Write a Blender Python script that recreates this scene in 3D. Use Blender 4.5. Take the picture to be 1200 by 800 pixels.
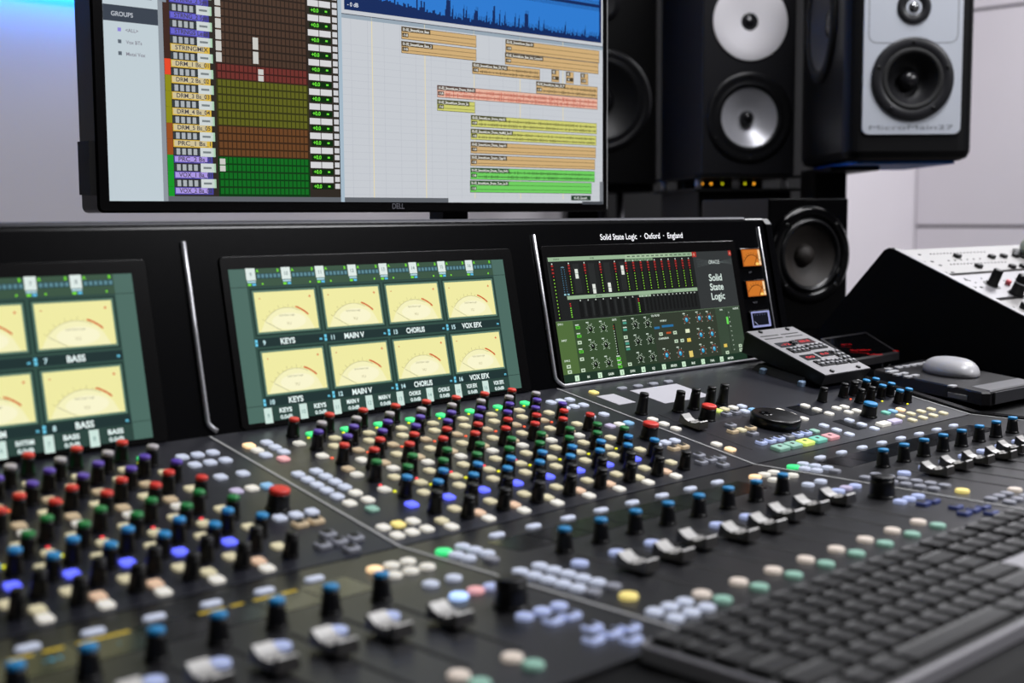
import bpy, bmesh, math, random
from mathutils import Vector, Matrix
random.seed(11)
sc = bpy.context.scene
COL = sc.collection
for o in list(bpy.data.objects): bpy.data.objects.remove(o)

# ------------------------------------------------------------------ camera
Z0 = 0.74                                  # height of the fader panel above the floor
CAM = Vector((-0.5093, -0.6495, Z0 + 0.2177))
YAW, PITCH, ROLL, FPX = map(float, (math.radians(-43.335), math.radians(5.646), math.radians(-0.338), 1482.4))
FW = Vector((-math.sin(YAW)*math.cos(PITCH), math.cos(YAW)*math.cos(PITCH), -math.sin(PITCH)))
_r = Vector((math.cos(YAW), math.sin(YAW), 0)); _u = _r.cross(FW)
RT = math.cos(ROLL)*_r + math.sin(ROLL)*_u
UP = -math.sin(ROLL)*_r + math.cos(ROLL)*_u
cd = bpy.data.cameras.new('camera'); cam = bpy.data.objects.new('camera', cd); COL.objects.link(cam)
cd.sensor_width = 36; cd.lens = 36*FPX/1200; cd.clip_start = 0.02; cd.clip_end = 50
m = Matrix.Identity(4)
for i in range(3): m[i][0], m[i][1], m[i][2], m[i][3] = RT[i], UP[i], -FW[i], CAM[i]
cam.matrix_world = m
cd.dof.use_dof = True; cd.dof.focus_distance = 1.32; cd.dof.aperture_fstop = 5.4
sc.camera = cam

def ray(px, py): return ((px-600)/FPX)*RT - ((py-400)/FPX)*UP + FW
def on_plane(px, py, p0, n):
    v = ray(px, py); t = (Vector(p0)-CAM).dot(n)/v.dot(n); return CAM + t*v
def at_dist(px, py, d):                    # point at horizontal distance d from the camera
    v = ray(px, py); return CAM + v*(d/math.hypot(v.x, v.y))

# ------------------------------------------------------------------ world, exposure, room lamps
sc.view_settings.view_transform = 'Standard'; sc.view_settings.look = 'None'
sc.view_settings.exposure = 0.0; sc.view_settings.gamma = 1.0; sc.view_settings.use_curve_mapping = False
w = bpy.data.worlds.new('world'); sc.world = w; w.use_nodes = True
w.node_tree.nodes['Background'].inputs[0].default_value = (0.5, 0.52, 0.6, 1)
w.node_tree.nodes['Background'].inputs[1].default_value = 0.05
RX0, RX1, RY0, RY1, RZ1 = -2.6, 4.28, -3.2, 2.0, 2.7
CEIL_LIGHTS = [((1.9, -1.9), (1.2, 0.6), 66, 'white ceiling light panel over the seating side of the console'), ((3.4, 0.5), (1.2, 0.6), 48, 'white ceiling light panel beside the panelled right wall'),
               ((1.25, 0.0), (1.2, 0.3), 34, 'narrow white ceiling light panel above the sloping rack and console end'), ((-1.5, -2.0), (1.2, 0.6), 5, 'white ceiling light panel in the corner behind the keyboard seat')]
for (x, y), (a, b), e, _ in CEIL_LIGHTS:
    l = bpy.data.lights.new('ceiling_lamp', 'AREA'); l.shape = 'RECTANGLE'; l.size = a*0.92; l.size_y = b*0.9; l.energy = e
    l.color = (0.97, 0.97, 1.0)
    lo = bpy.data.objects.new('ceiling_lamp', l); COL.objects.link(lo); lo.location = (x, y, RZ1-0.06)

# ------------------------------------------------------------------ helpers
def lin(c):
    if isinstance(c, str): c = [int(c[i:i+2], 16) for i in (0, 2, 4)]
    out = []
    for v in c:
        v = v/255.0; out.append(v/12.92 if v <= 0.04045 else ((v+0.055)/1.055)**2.4)
    return out
MATS = {}
def mat(name, col, rough=0.5, metal=0.0, emit=0.0, spec=0.5, noise=None, bump=0.0, scale=200.0, coat=0.0, ecol=None):
    if name in MATS: return MATS[name]
    mt = bpy.data.materials.new(name); mt.use_nodes = True; nt = mt.node_tree; b = nt.nodes['Principled BSDF']
    c = lin(col); b.inputs['Base Color'].default_value = (*c, 1); b.inputs['Roughness'].default_value = rough
    b.inputs['Metallic'].default_value = metal; b.inputs['Specular IOR Level'].default_value = spec
    b.inputs['Coat Weight'].default_value = coat; b.inputs['Coat Roughness'].default_value = 0.08
    if emit: b.inputs['Emission Color'].default_value = (*(lin(ecol) if ecol else c), 1); b.inputs['Emission Strength'].default_value = emit
    tc = nt.nodes.new('ShaderNodeTexCoord'); nz = nt.nodes.new('ShaderNodeTexNoise'); nz.inputs['Scale'].default_value = scale
    nt.links.new(tc.outputs['Object'], nz.inputs['Vector'])
    mr = nt.nodes.new('ShaderNodeMapRange'); mr.inputs['To Min'].default_value = max(0.02, rough*0.96); mr.inputs['To Max'].default_value = min(1, rough*1.04)
    nt.links.new(nz.outputs['Fac'], mr.inputs['Value']); nt.links.new(mr.outputs['Result'], b.inputs['Roughness'])
    if noise:
        mx = nt.nodes.new('ShaderNodeMix'); mx.data_type = 'RGBA'; mx.inputs['A'].default_value = (*c, 1); mx.inputs['B'].default_value = (*lin(noise), 1)
        nt.links.new(nz.outputs['Fac'], mx.inputs['Factor']); nt.links.new(mx.outputs['Result'], b.inputs['Base Color'])
    if bump:
        bp = nt.nodes.new('ShaderNodeBump'); bp.inputs['Strength'].default_value = bump; bp.inputs['Distance'].default_value = 0.001
        nt.links.new(nz.outputs['Fac'], bp.inputs['Height']); nt.links.new(bp.outputs['Normal'], b.inputs['Normal'])
    MATS[name] = mt; return mt
def screen_mat():
    if 'screen' in MATS: return MATS['screen']
    mt = bpy.data.materials.new('lit_screen'); mt.use_nodes = True; nt = mt.node_tree; b = nt.nodes['Principled BSDF']
    a = nt.nodes.new('ShaderNodeAttribute'); a.attribute_name = 'Col'
    b.inputs['Base Color'].default_value = (0.004, 0.004, 0.004, 1); b.inputs['Roughness'].default_value = 0.25
    b.inputs['Specular IOR Level'].default_value = 0.25
    nt.links.new(a.outputs['Color'], b.inputs['Emission Color']); b.inputs['Emission Strength'].default_value = 1.0
    MATS['screen'] = mt; return mt

class MB:
    """collects polygons of one mesh; metres"""
    def __init__(s): s.v = []; s.f = []; s.mi = []; s.mats = []; s.sm = []
    def m(s, mt):
        if mt not in s.mats: s.mats.append(mt)
        return s.mats.index(mt)
    def face(s, pts, mt, sm=False):
        i = len(s.v); s.v += [tuple(p) for p in pts]; s.f.append(tuple(range(i, i+len(pts)))); s.mi.append(s.m(mt)); s.sm.append(sm)
    def loft(s, rings, mt, closed=True, cap0=True, cap1=True, sm=False, topmat=None):
        n = len(rings[0]); i0 = len(s.v); k = s.m(mt)
        for r in rings: s.v += [tuple(p) for p in r]
        for a in range(len(rings)-1):
            for j in range(n if closed else n-1):
                j2 = (j+1) % n
                s.f.append((i0+a*n+j, i0+a*n+j2, i0+(a+1)*n+j2, i0+(a+1)*n+j)); s.mi.append(k); s.sm.append(sm)
        if cap0: s.f.append(tuple(i0+j for j in reversed(range(n)))); s.mi.append(k); s.sm.append(False)
        if cap1: s.f.append(tuple(i0+(len(rings)-1)*n+j for j in range(n))); s.mi.append(s.m(topmat or mt)); s.sm.append(False)
        return s
    def box(s, x0, x1, y0, y1, z0, z1, mt):
        return s.loft([[(x0,y0,z),(x1,y0,z),(x1,y1,z),(x0,y1,z)] for z in (z0, z1)], mt)
    def rbox(s, w, h, r, z0, z1, mt, b=0.0005, cx=0, cy=0, n=3, topmat=None):
        R = lambda i, z: [(cx+x, cy+y, z) for x, y in rrect(w-2*i, h-2*i, max(r-i, 1e-4), n)]
        return s.loft([R(0, z0), R(0, z1-b), R(b, z1)], mt, topmat=topmat)
    def lathe(s, prof, mt, n=24, axis='z', c=(0,0,0), sm=True, cap0=True, cap1=True):
        rings = []
        for r, h in prof:
            rg = []
            for j in range(n):
                a = 2*math.pi*j/n
                if axis == 'z': p = (c[0]+r*math.cos(a), c[1]+r*math.sin(a), c[2]+h)
                elif axis == '-y': p = (c[0]+r*math.cos(a), c[1]-h, c[2]+r*math.sin(a))
                else: p = (c[0]-h, c[1]-r*math.cos(a), c[2]+r*math.sin(a))      # -x
                rg.append(p)
            rings.append(rg)
        return s.loft(rings, mt, cap0=cap0, cap1=cap1, sm=sm)
    def prism_x(s, prof, x0, x1, mt):          # profile of (y,z) extruded along x
        return s.loft([[(x, y, z) for y, z in prof] for x in (x0, x1)], mt)
    def mesh(s, name):
        me = bpy.data.meshes.new(name); me.from_pydata(s.v, [], s.f)
        for mt in s.mats: me.materials.append(mt)
        me.polygons.foreach_set('material_index', s.mi); me.polygons.foreach_set('use_smooth', s.sm); me.update(); return me
def rrect(w, h, r, n=3):
    out = []
    for cx, cy, a0 in ((w/2-r, h/2-r, 0), (-w/2+r, h/2-r, 90), (-w/2+r, -h/2+r, 180), (w/2-r, -h/2+r, 270)):
        for k in range(n+1):
            a = math.radians(a0+90*k/n); out.append((cx+r*math.cos(a), cy+r*math.sin(a)))
    return out

WM = {}
def put(o, world, parent=None):
    WM[o.name] = world.copy()
    if parent is not None:
        o.parent = parent; o.matrix_local = WM[parent.name].inverted() @ world
    else: o.matrix_local = world
    return o
def add(name, me, world=None, parent=None, label=None):
    if isinstance(me, MB): me = me.mesh(name)
    o = bpy.data.objects.new(name, me); COL.objects.link(o); put(o, world if world is not None else Matrix.Identity(4), parent)
    if label: o['label'] = label
    return o
def thing(name, label, cat, loc, rz=0.0, group=None):
    o = bpy.data.objects.new(name, None); COL.objects.link(o); o.empty_display_size = 0.05
    put(o, Matrix.Translation(loc) @ Matrix.Rotation(rz, 4, 'Z')); o['label'] = label; o['category'] = cat
    if group: o['group'] = group
    return o
def tag(o, label, cat, group=None):
    o['label'] = label; o['category'] = cat
    if group: o['group'] = group
    return o
def struct(o): o['kind'] = 'structure'; return o

_tc = {}
def glyphs(txt, bold):
    k = (txt, bold)
    if k not in _tc:
        c = bpy.data.curves.new('t', 'FONT'); c.body = txt; c.size = 1; c.resolution_u = 4; c.offset = bold
        c.align_x = 'CENTER'
        o = bpy.data.objects.new('t', c); me = bpy.data.meshes.new_from_object(o)
        _tc[k] = ([tuple(v.co) for v in me.vertices], [tuple(p.vertices) for p in me.polygons])
        bpy.data.objects.remove(o); bpy.data.curves.remove(c); bpy.data.meshes.remove(me)
    return _tc[k]
class Canvas:
    """flat print: coloured polygons in millimetres, a hair apart in depth"""
    def __init__(s, off=0.0): s.v = []; s.f = []; s.c = []; s.off = off
    def poly(s, pts, col, z):
        i = len(s.v); s.v += [(x/1000, y/1000, s.off+z*6e-5) for x, y in pts]; s.f.append(tuple(range(i, i+len(pts)))); s.c.append(lin(col))
    def rect(s, x0, y0, x1, y1, col, z):
        if x0 > x1: x0, x1 = x1, x0
        if y0 > y1: y0, y1 = y1, y0
        s.poly([(x0,y0),(x1,y0),(x1,y1),(x0,y1)], col, z)
    def disc(s, cx, cy, r, col, z, n=12, ry=None):
        s.poly([(cx+r*math.cos(2*math.pi*k/n), cy+(ry or r)*math.sin(2*math.pi*k/n)) for k in range(n)], col, z)
    def arc(s, cx, cy, r0, r1, a0, a1, col, z, n=10):
        for k in range(n):
            a, b = (math.radians(a0+(a1-a0)*t/n) for t in (k, k+1))
            s.poly([(cx+r0*math.cos(a), cy+r0*math.sin(a)), (cx+r1*math.cos(a), cy+r1*math.sin(a)), (cx+r1*math.cos(b), cy+r1*math.sin(b)), (cx+r0*math.cos(b), cy+r0*math.sin(b))], col, z)
    def line(s, x0, y0, x1, y1, w, col, z):
        L = math.hypot(x1-x0, y1-y0); nx, ny = -(y1-y0)/L*w/2, (x1-x0)/L*w/2
        s.poly([(x0+nx,y0+ny),(x0-nx,y0-ny),(x1-nx,y1-ny),(x1+nx,y1+ny)], col, z)
    def text(s, t, x, y, h, col, z, xs=1.0, bold=0.015, align='c', width=None):
        vs, fs = glyphs(t, bold)
        if not vs: return
        x0 = min(v[0] for v in vs); x1 = max(v[0] for v in vs)
        k = h/0.72; kx = k*xs if width is None else width/(x1-x0)
        dx = {'c': -(x0+x1)/2, 'l': -x0, 'r': -x1}[align]
        i = len(s.v); s.v += [((x+(v[0]+dx)*kx)/1000, (y+v[1]*k)/1000, s.off+z*6e-5) for v in vs]
        for f in fs: s.f.append(tuple(i+q for q in f)); s.c.append(lin(col))
    def mesh(s, name, mt=None):
        me = bpy.data.meshes.new(name); me.from_pydata(s.v, [], s.f); me.materials.append(mt or screen_mat())
        a = me.color_attributes.new('Col', 'FLOAT_COLOR', 'CORNER'); d = []
        for p, c in zip(me.polygons, s.c): d += [c[0], c[1], c[2], 1.0]*len(p.vertices)
        a.data.foreach_set('color', d); me.update(); return me

# ------------------------------------------------------------------ materials
PANEL = mat('console_panel', (26, 27, 36), 0.34, spec=0.7)
FPANEL = mat('fader_panel', (25, 25, 28), 0.36, spec=0.65)
GLOSS = mat('gloss_black', (4, 4, 5), 0.12, spec=0.35)
BRIDGE = mat('bridge_black', (5, 5, 7), 0.22, spec=0.25)
BEZEL = mat('bezel_black', (8, 7, 8), 0.25, spec=0.3)
TRIM = mat('silver_trim', (205, 205, 210), 0.38, metal=0.7)
TRIMD = mat('grey_trim', (188, 188, 188), 0.45, metal=0.1)
KNOB = mat('knob_plastic', (10, 9, 10), 0.4, spec=0.35)
BLACK = mat('black_plastic', (7, 7, 8), 0.5, spec=0.3)
RUBBER = mat('rubber', (20, 20, 21), 0.7)
CAPS = {'red': mat('cap_red', (238, 58, 46), 0.45), 'grey': mat('cap_grey', (196, 190, 194), 0.45), 'purple': mat('cap_purple', (96, 66, 185), 0.45),
        'green': mat('cap_green', (28, 138, 66), 0.45), 'blue': mat('cap_blue', (38, 150, 215), 0.45)}
BTN = {'beige': mat('btn_beige', (216, 206, 170), 0.5, emit=0.34), 'white': mat('btn_white', (228, 224, 214), 0.45, emit=0.42), 'pale': mat('btn_pale_blue', (196, 203, 222), 0.45, emit=0.38),
       'peach': mat('btn_peach', (226, 190, 160), 0.45, emit=0.38), 'tan': mat('btn_tan', (200, 178, 145), 0.5, emit=0.28),
       'green': mat('btn_lit_green', (60, 215, 125), 0.4, emit=1.0), 'blue': mat('btn_lit_blue', (80, 90, 255), 0.4, emit=1.25, ecol=(98, 108, 255)),
       'warm': mat('btn_lit_warm', (255, 215, 165), 0.4, emit=0.95), 'pink': mat('btn_lit_pink', (238, 172, 175), 0.4, emit=0.45),
       'sky': mat('btn_sky', (135, 185, 225), 0.4, emit=0.35), 'lit': mat('btn_lit_white', (175, 205, 255), 0.4, emit=1.1), 'lilac': mat('btn_lilac', (205, 195, 225), 0.4, emit=0.2),
       'bluish': mat('btn_bluish', (178, 190, 232), 0.4, emit=0.36), 'mint': mat('btn_mint', (150, 196, 178), 0.45, emit=0.16), 'yellow': mat('btn_lit_yellow', (238, 218, 130), 0.4, emit=0.6),
       'lime': mat('btn_lit_lime', (205, 225, 110), 0.4, emit=0.6), 'teal': mat('btn_teal', (120, 200, 180), 0.4, emit=0.3), 'rose': mat('btn_rose', (225, 160, 165), 0.4, emit=0.3),
       'solo': mat('btn_solo', (222, 208, 196), 0.45, emit=0.34), 'dim': mat('btn_dim', (150, 152, 164), 0.5, emit=0.08), 'navy': mat('btn_navy', (70, 82, 140), 0.45, emit=0.1)}
LED = {'yellow': mat('led_yellow', (235, 235, 20), 0.4, emit=1.0), 'red': mat('led_red', (250, 60, 70), 0.4, emit=1.0), 'orange': mat('led_orange', (255, 95, 55), 0.4, emit=1.0), 'amber': mat('led_amber', (255, 170, 40), 0.4, emit=2.0)}
CAPMETAL = mat('fader_cap', (192, 190, 187), 0.42, metal=0.1)
CAPSIDE = mat('fader_cap_side', (84, 82, 82), 0.38, metal=0.5)

# ------------------------------------------------------------------ the room
WALLW = mat('wall_white', (226, 221, 226), 0.85, noise=(220, 215, 221), scale=3)
CEILM = mat('ceiling_grey', (70, 69, 73), 0.9, noise=(62, 61, 65), scale=2)
FLOORM = mat('floor_dark', (60, 56, 54), 0.5, noise=(48, 45, 44), scale=8)
SEAM = mat('wall_seam', (120, 116, 120), 0.8)
t = 0.1
def room(name, a):
    b = MB(); b.box(*a[:6], a[6]); return struct(add(name, b))
room('floor', (RX0-t, RX1+t, RY0-t, RY1+t, -t, 0, FLOORM))
room('ceiling', (RX0-t, RX1+t, RY0-t, RY1+t, RZ1, RZ1+t, CEILM))
wb = room('wall_back', (RX0-t, RX1+t, RY1, RY1+t, 0, RZ1, WALLW))
DARKW = mat('wall_dark_fabric', (44, 44, 48), 0.95, noise=(38, 38, 42), scale=30)
room('wall_left', (RX0-t, RX0, RY0, RY1, 0, RZ1, DARKW))
room('wall_front', (RX0-t, RX1+t, RY0-t, RY0, 0, RZ1, DARKW))
wr = room('wall_right', (RX1, RX1+t, RY0, RY1, 0, RZ1, SEAM))
zs = [0.0] + [on_plane(x, y, (RX1-0.02, 0, 0), Vector((1,0,0))).z for x, y in ((1073, 265), (1168, 8.5))] + [RZ1]
for k in range(3):
    for y0, y1, mt in ((RY0, 0.2, DARKW), (0.206, RY1-0.006, WALLW)):
        b = MB(); b.box(RX1-0.02, RX1, y0, y1, zs[k]+0.006, zs[k+1]-0.006, mt); add('wall_panel', b, parent=wr)
for k in range(4):
    b = MB(); b.box(RX0+0.1+k*1.25, RX0+1.3+k*1.25, RY1-0.05, RY1, 1.85, 2.6, DARKW); add('added_dark_panel', b, parent=wb)  # unseen dark panels added high up to darken reflections in the console
for (x, y), (a, b_), e, lab in CEIL_LIGHTS:
    tl = thing('ceiling_light', lab, 'light', (x, y, RZ1), group='ceiling light panels')
    b = MB()
    for sx in (-1, 1): b.box(sx*a/2-0.02, sx*a/2+0.02, -b_/2-0.02, b_/2+0.02, -0.05, 0, WALLW)
    for sy in (-1, 1): b.box(-a/2, a/2, sy*b_/2-0.02, sy*b_/2+0.02, -0.05, 0, WALLW)
    add('frame', b, WM[tl.name], tl)
    b = MB(); b.box(-a/2+0.02, a/2-0.02, -b_/2+0.02, b_/2-0.02, -0.03, -0.005, mat('diffuser', (240, 240, 240), 0.6, emit=1.5)); add('diffuser', b, WM[tl.name], tl)

# blue light strips
BLUE = mat('blue_strip', (20, 90, 255), 0.4, emit=42.0, ecol=(0, 128, 235))
def led_strip(label, p0, L, rz, up):
    tl = thing('light_strip', label, 'light', p0, rz)
    b = MB(); b.box(-L/2, L/2, -0.015, 0.015, 0, 0.02, BLACK); add('housing', b, WM[tl.name], tl)
    b = MB(); b.rbox(L-0.02, 0.02, 0.008, 0, 0.012, BLUE, 0.002); add('diffuser', b, WM[tl.name] @ (Matrix.Translation((0, 0, 0.02)) if up else Matrix.Translation((0, 0.015, 0.01)) @ Matrix.Rotation(-math.pi/2, 4, 'X')), tl)
led_strip('blue light strip mounted high on the pale back wall', (0.35, RY1-0.055, on_plane(50, -14, (0, RY1-0.055, 0), Vector((0, 1, 0))).z+0.02), 1.5, 0, False)

# black acoustic panel behind the loudspeakers
pa = on_plane(690, 200, (0, RY1-0.12, 0), Vector((0,1,0))).x; pb = on_plane(985, 200, (0, RY1-0.12, 0), Vector((0,1,0))).x
gp = thing('acoustic_panel', 'tall black fabric acoustic screen standing before the back wall', 'acoustic panel', ((pa+pb)/2, RY1-0.12, 0))
b = MB(); b.box(-(pb-pa)/2, (pb-pa)/2, 0.0, 0.06, 0.03, 2.2, mat('black_fabric', (6, 6, 8), 0.95, bump=0.2, scale=600)); add('fabric_panel', b, WM[gp.name], gp)
for sx in (-1, 1):
    b = MB(); b.box(sx*(pb-pa)*0.4-0.03, sx*(pb-pa)*0.4+0.03, -0.06, 0.1, 0, 0.03, BLACK); add('foot', b, WM[gp.name], gp)

# ------------------------------------------------------------------ the console
W = 0.39488; TA = math.radians(10.222); TC = math.radians(78.11); DU = 0.24879
def frame(a, o):                              # x along the console, second axis up the slope, third the normal
    ca, sa = math.cos(a), math.sin(a)
    return Matrix(((1,0,0,o[0]), (0,ca,-sa,o[1]), (0,sa,ca,o[2]), (0,0,0,1)))
FU = frame(TA, (0, 0, Z0)); FF = frame(0, (0, 0, Z0)); FB = frame(TC, (0, DU*math.cos(TA), Z0+DU*math.sin(TA)))
def L(F, x, u, h=0.0): return F @ Matrix.Translation((x/1000, u/1000, h/1000))
console = thing('mixing_console', 'black audio mixing console with meter screens, knob rows and faders', 'mixing console', (0.2, 0.05, 0))
XL, XR = -W-0.004, 2*W+0.006
WMM = W*1000
def C(name, b, world=None, label=None): return add(name, b, world, console, label)

for bay in (-1, 0, 1):
    xo = bay*W
    b = MB(); b.box(xo+0.0008, xo+W-0.0008, 0.001, DU, -0.02, 0, PANEL); C('control_panel', b, FU)
    b = MB(); b.box(xo+0.0008, xo+W-0.0008, -0.248, -0.001, -0.02, 0, FPANEL); C('fader_panel', b, FF)
for x in (-W, 0, W, 2*W):
    b = MB(); b.box(x-0.0010, x+0.0010, 0, DU-0.002, -0.015, 0.0006, TRIMD); C('seam_trim', b, FU)
    b = MB(); b.box(x-0.0011, x+0.0011, -0.248, 0.0, -0.015, 0.0006, TRIMD); C('seam_trim', b, FF)
# meter bridge body
def BP(v, h=0.0):
    p = FB @ Vector((0, v, h)); return (p.y, p.z)
top = []
vt, r = 0.1745, 0.007
for k in range(7):
    a = math.radians(TC*180/math.pi + 90 - (TC*180/math.pi)*k/6); cy, cz = BP(vt-0.006, -r)
    top.append((cy+r*math.cos(a), cz+r*math.sin(a)))
prof = [BP(-0.02)] + top + [(top[-1][0]+0.075, top[-1][1]-0.002), (top[-1][0]+0.095, top[-1][1]-0.02), (top[-1][0]+0.095, Z0-0.12), (0.2, Z0-0.12)]
prof = prof[::-1]
b = MB(); b.prism_x(prof, XL, XR, BRIDGE); C('meter_bridge', b)
TOPM = mat('bridge_top_grey', (60, 60, 68), 0.5, spec=0.4)
tp = [(y, z+0.0008) for y, z in top[2:]] + [(top[-1][0]+0.06, top[-1][1]-0.0006)]
b = MB(); b.prism_x([(y, z-0.004) for y, z in tp[::-1]][:1] + [(tp[0][0]+0.004, tp[0][1]-0.004)] + tp, XL, XR-0.035, TOPM); C('bridge_top_rail', b)
# end cheeks
for x0, x1 in ((XL-0.018, XL), (XR, XR+0.012)):
    ck = [(-0.25, Z0-0.06), (-0.25, Z0+0.001), (0.0, Z0+0.002)] + [(DU*math.cos(TA)-0.006, Z0+DU*math.sin(TA)+0.004), BP(0.02, 0.003), BP(0.165, 0.003)] + [(top[3][0], top[3][1]), (top[-1][0]+0.05, top[-1][1]), (top[-1][0]+0.095, top[-1][1]-0.03), (top[-1][0]+0.095, Z0-0.12), (0.0, Z0-0.12)]
    b = MB(); b.prism_x(ck[::-1], x0, x1, BRIDGE); C('end_cheek', b)
# curved end of the bridge top and silver line at the right end
# armrest, base
arm = [(-0.2485, Z0-0.05), (-0.2485, Z0-0.003), (-0.30, Z0-0.001), (-0.385, Z0-0.001), (-0.402, Z0-0.008), (-0.41, Z0-0.022), (-0.40, Z0-0.045), (-0.37, Z0-0.055)]
b = MB(); b.prism_x(arm[::-1], XL-0.018, XR+0.012, mat('armrest_black', (6, 6, 7), 0.6, spec=0.12)); C('armrest', b)
b = MB(); b.box(XL, XR, -0.24, 0.30, Z0-0.12, Z0-0.021, BLACK); C('console_body', b)
for x in (XL-0.018, XR-0.09):
    b = MB(); b.box(x, x+0.10, -0.20, 0.33, 0.0, Z0-0.12, BLACK); C('pedestal', b)
b = MB(); b.box(XL, XR, 0.26, 0.30, 0.1, Z0-0.12, BLACK); C('modesty_panel', b)

# bridge trims (slim silver bars, hooked at the foot)
def tube(pts, r, mt, n=8, flat=1.0):
    b = MB(); rings = []
    for i, p in enumerate(pts):
        p = Vector(p); d = (Vector(pts[min(i+1, len(pts)-1)])-Vector(pts[max(i-1, 0)])).normalized()
        z = Vector((0, 0, 1)) if abs(d.z) < 0.9 else Vector((0, 1, 0)); s = d.cross(z).normalized(); q = s.cross(d)
        rings.append([p + r*math.cos(2*math.pi*k/n)*s + r*flat*math.sin(2*math.pi*k/n)*q for k in range(n)])
    b.loft(rings, mt, sm=True); return b
hook = [(0.00045*k*k, 0.012-0.0022*k, 0.0015) for k in range(6)]
for i, x in enumerate((0.0, W)):
    pts = [(x, 0.158, 0.001), (x, 0.08, 0.0015)] + [(x+hx, v, h) for hx, v, h in hook]
    if i == 1: pts += [(x+0.05, 0.0015, 0.0015), (x+W-0.03, 0.0015, 0.0015)]
    else: pts = pts[:-1]
    C('bridge_trim', tube(pts, 0.0021, TRIM), FB)
C('bridge_trim', tube([(2*W-0.0075, 0.162, 0.001), (2*W-0.0075, 0.0, 0.001)], 0.0013, TRIM), FB)

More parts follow.
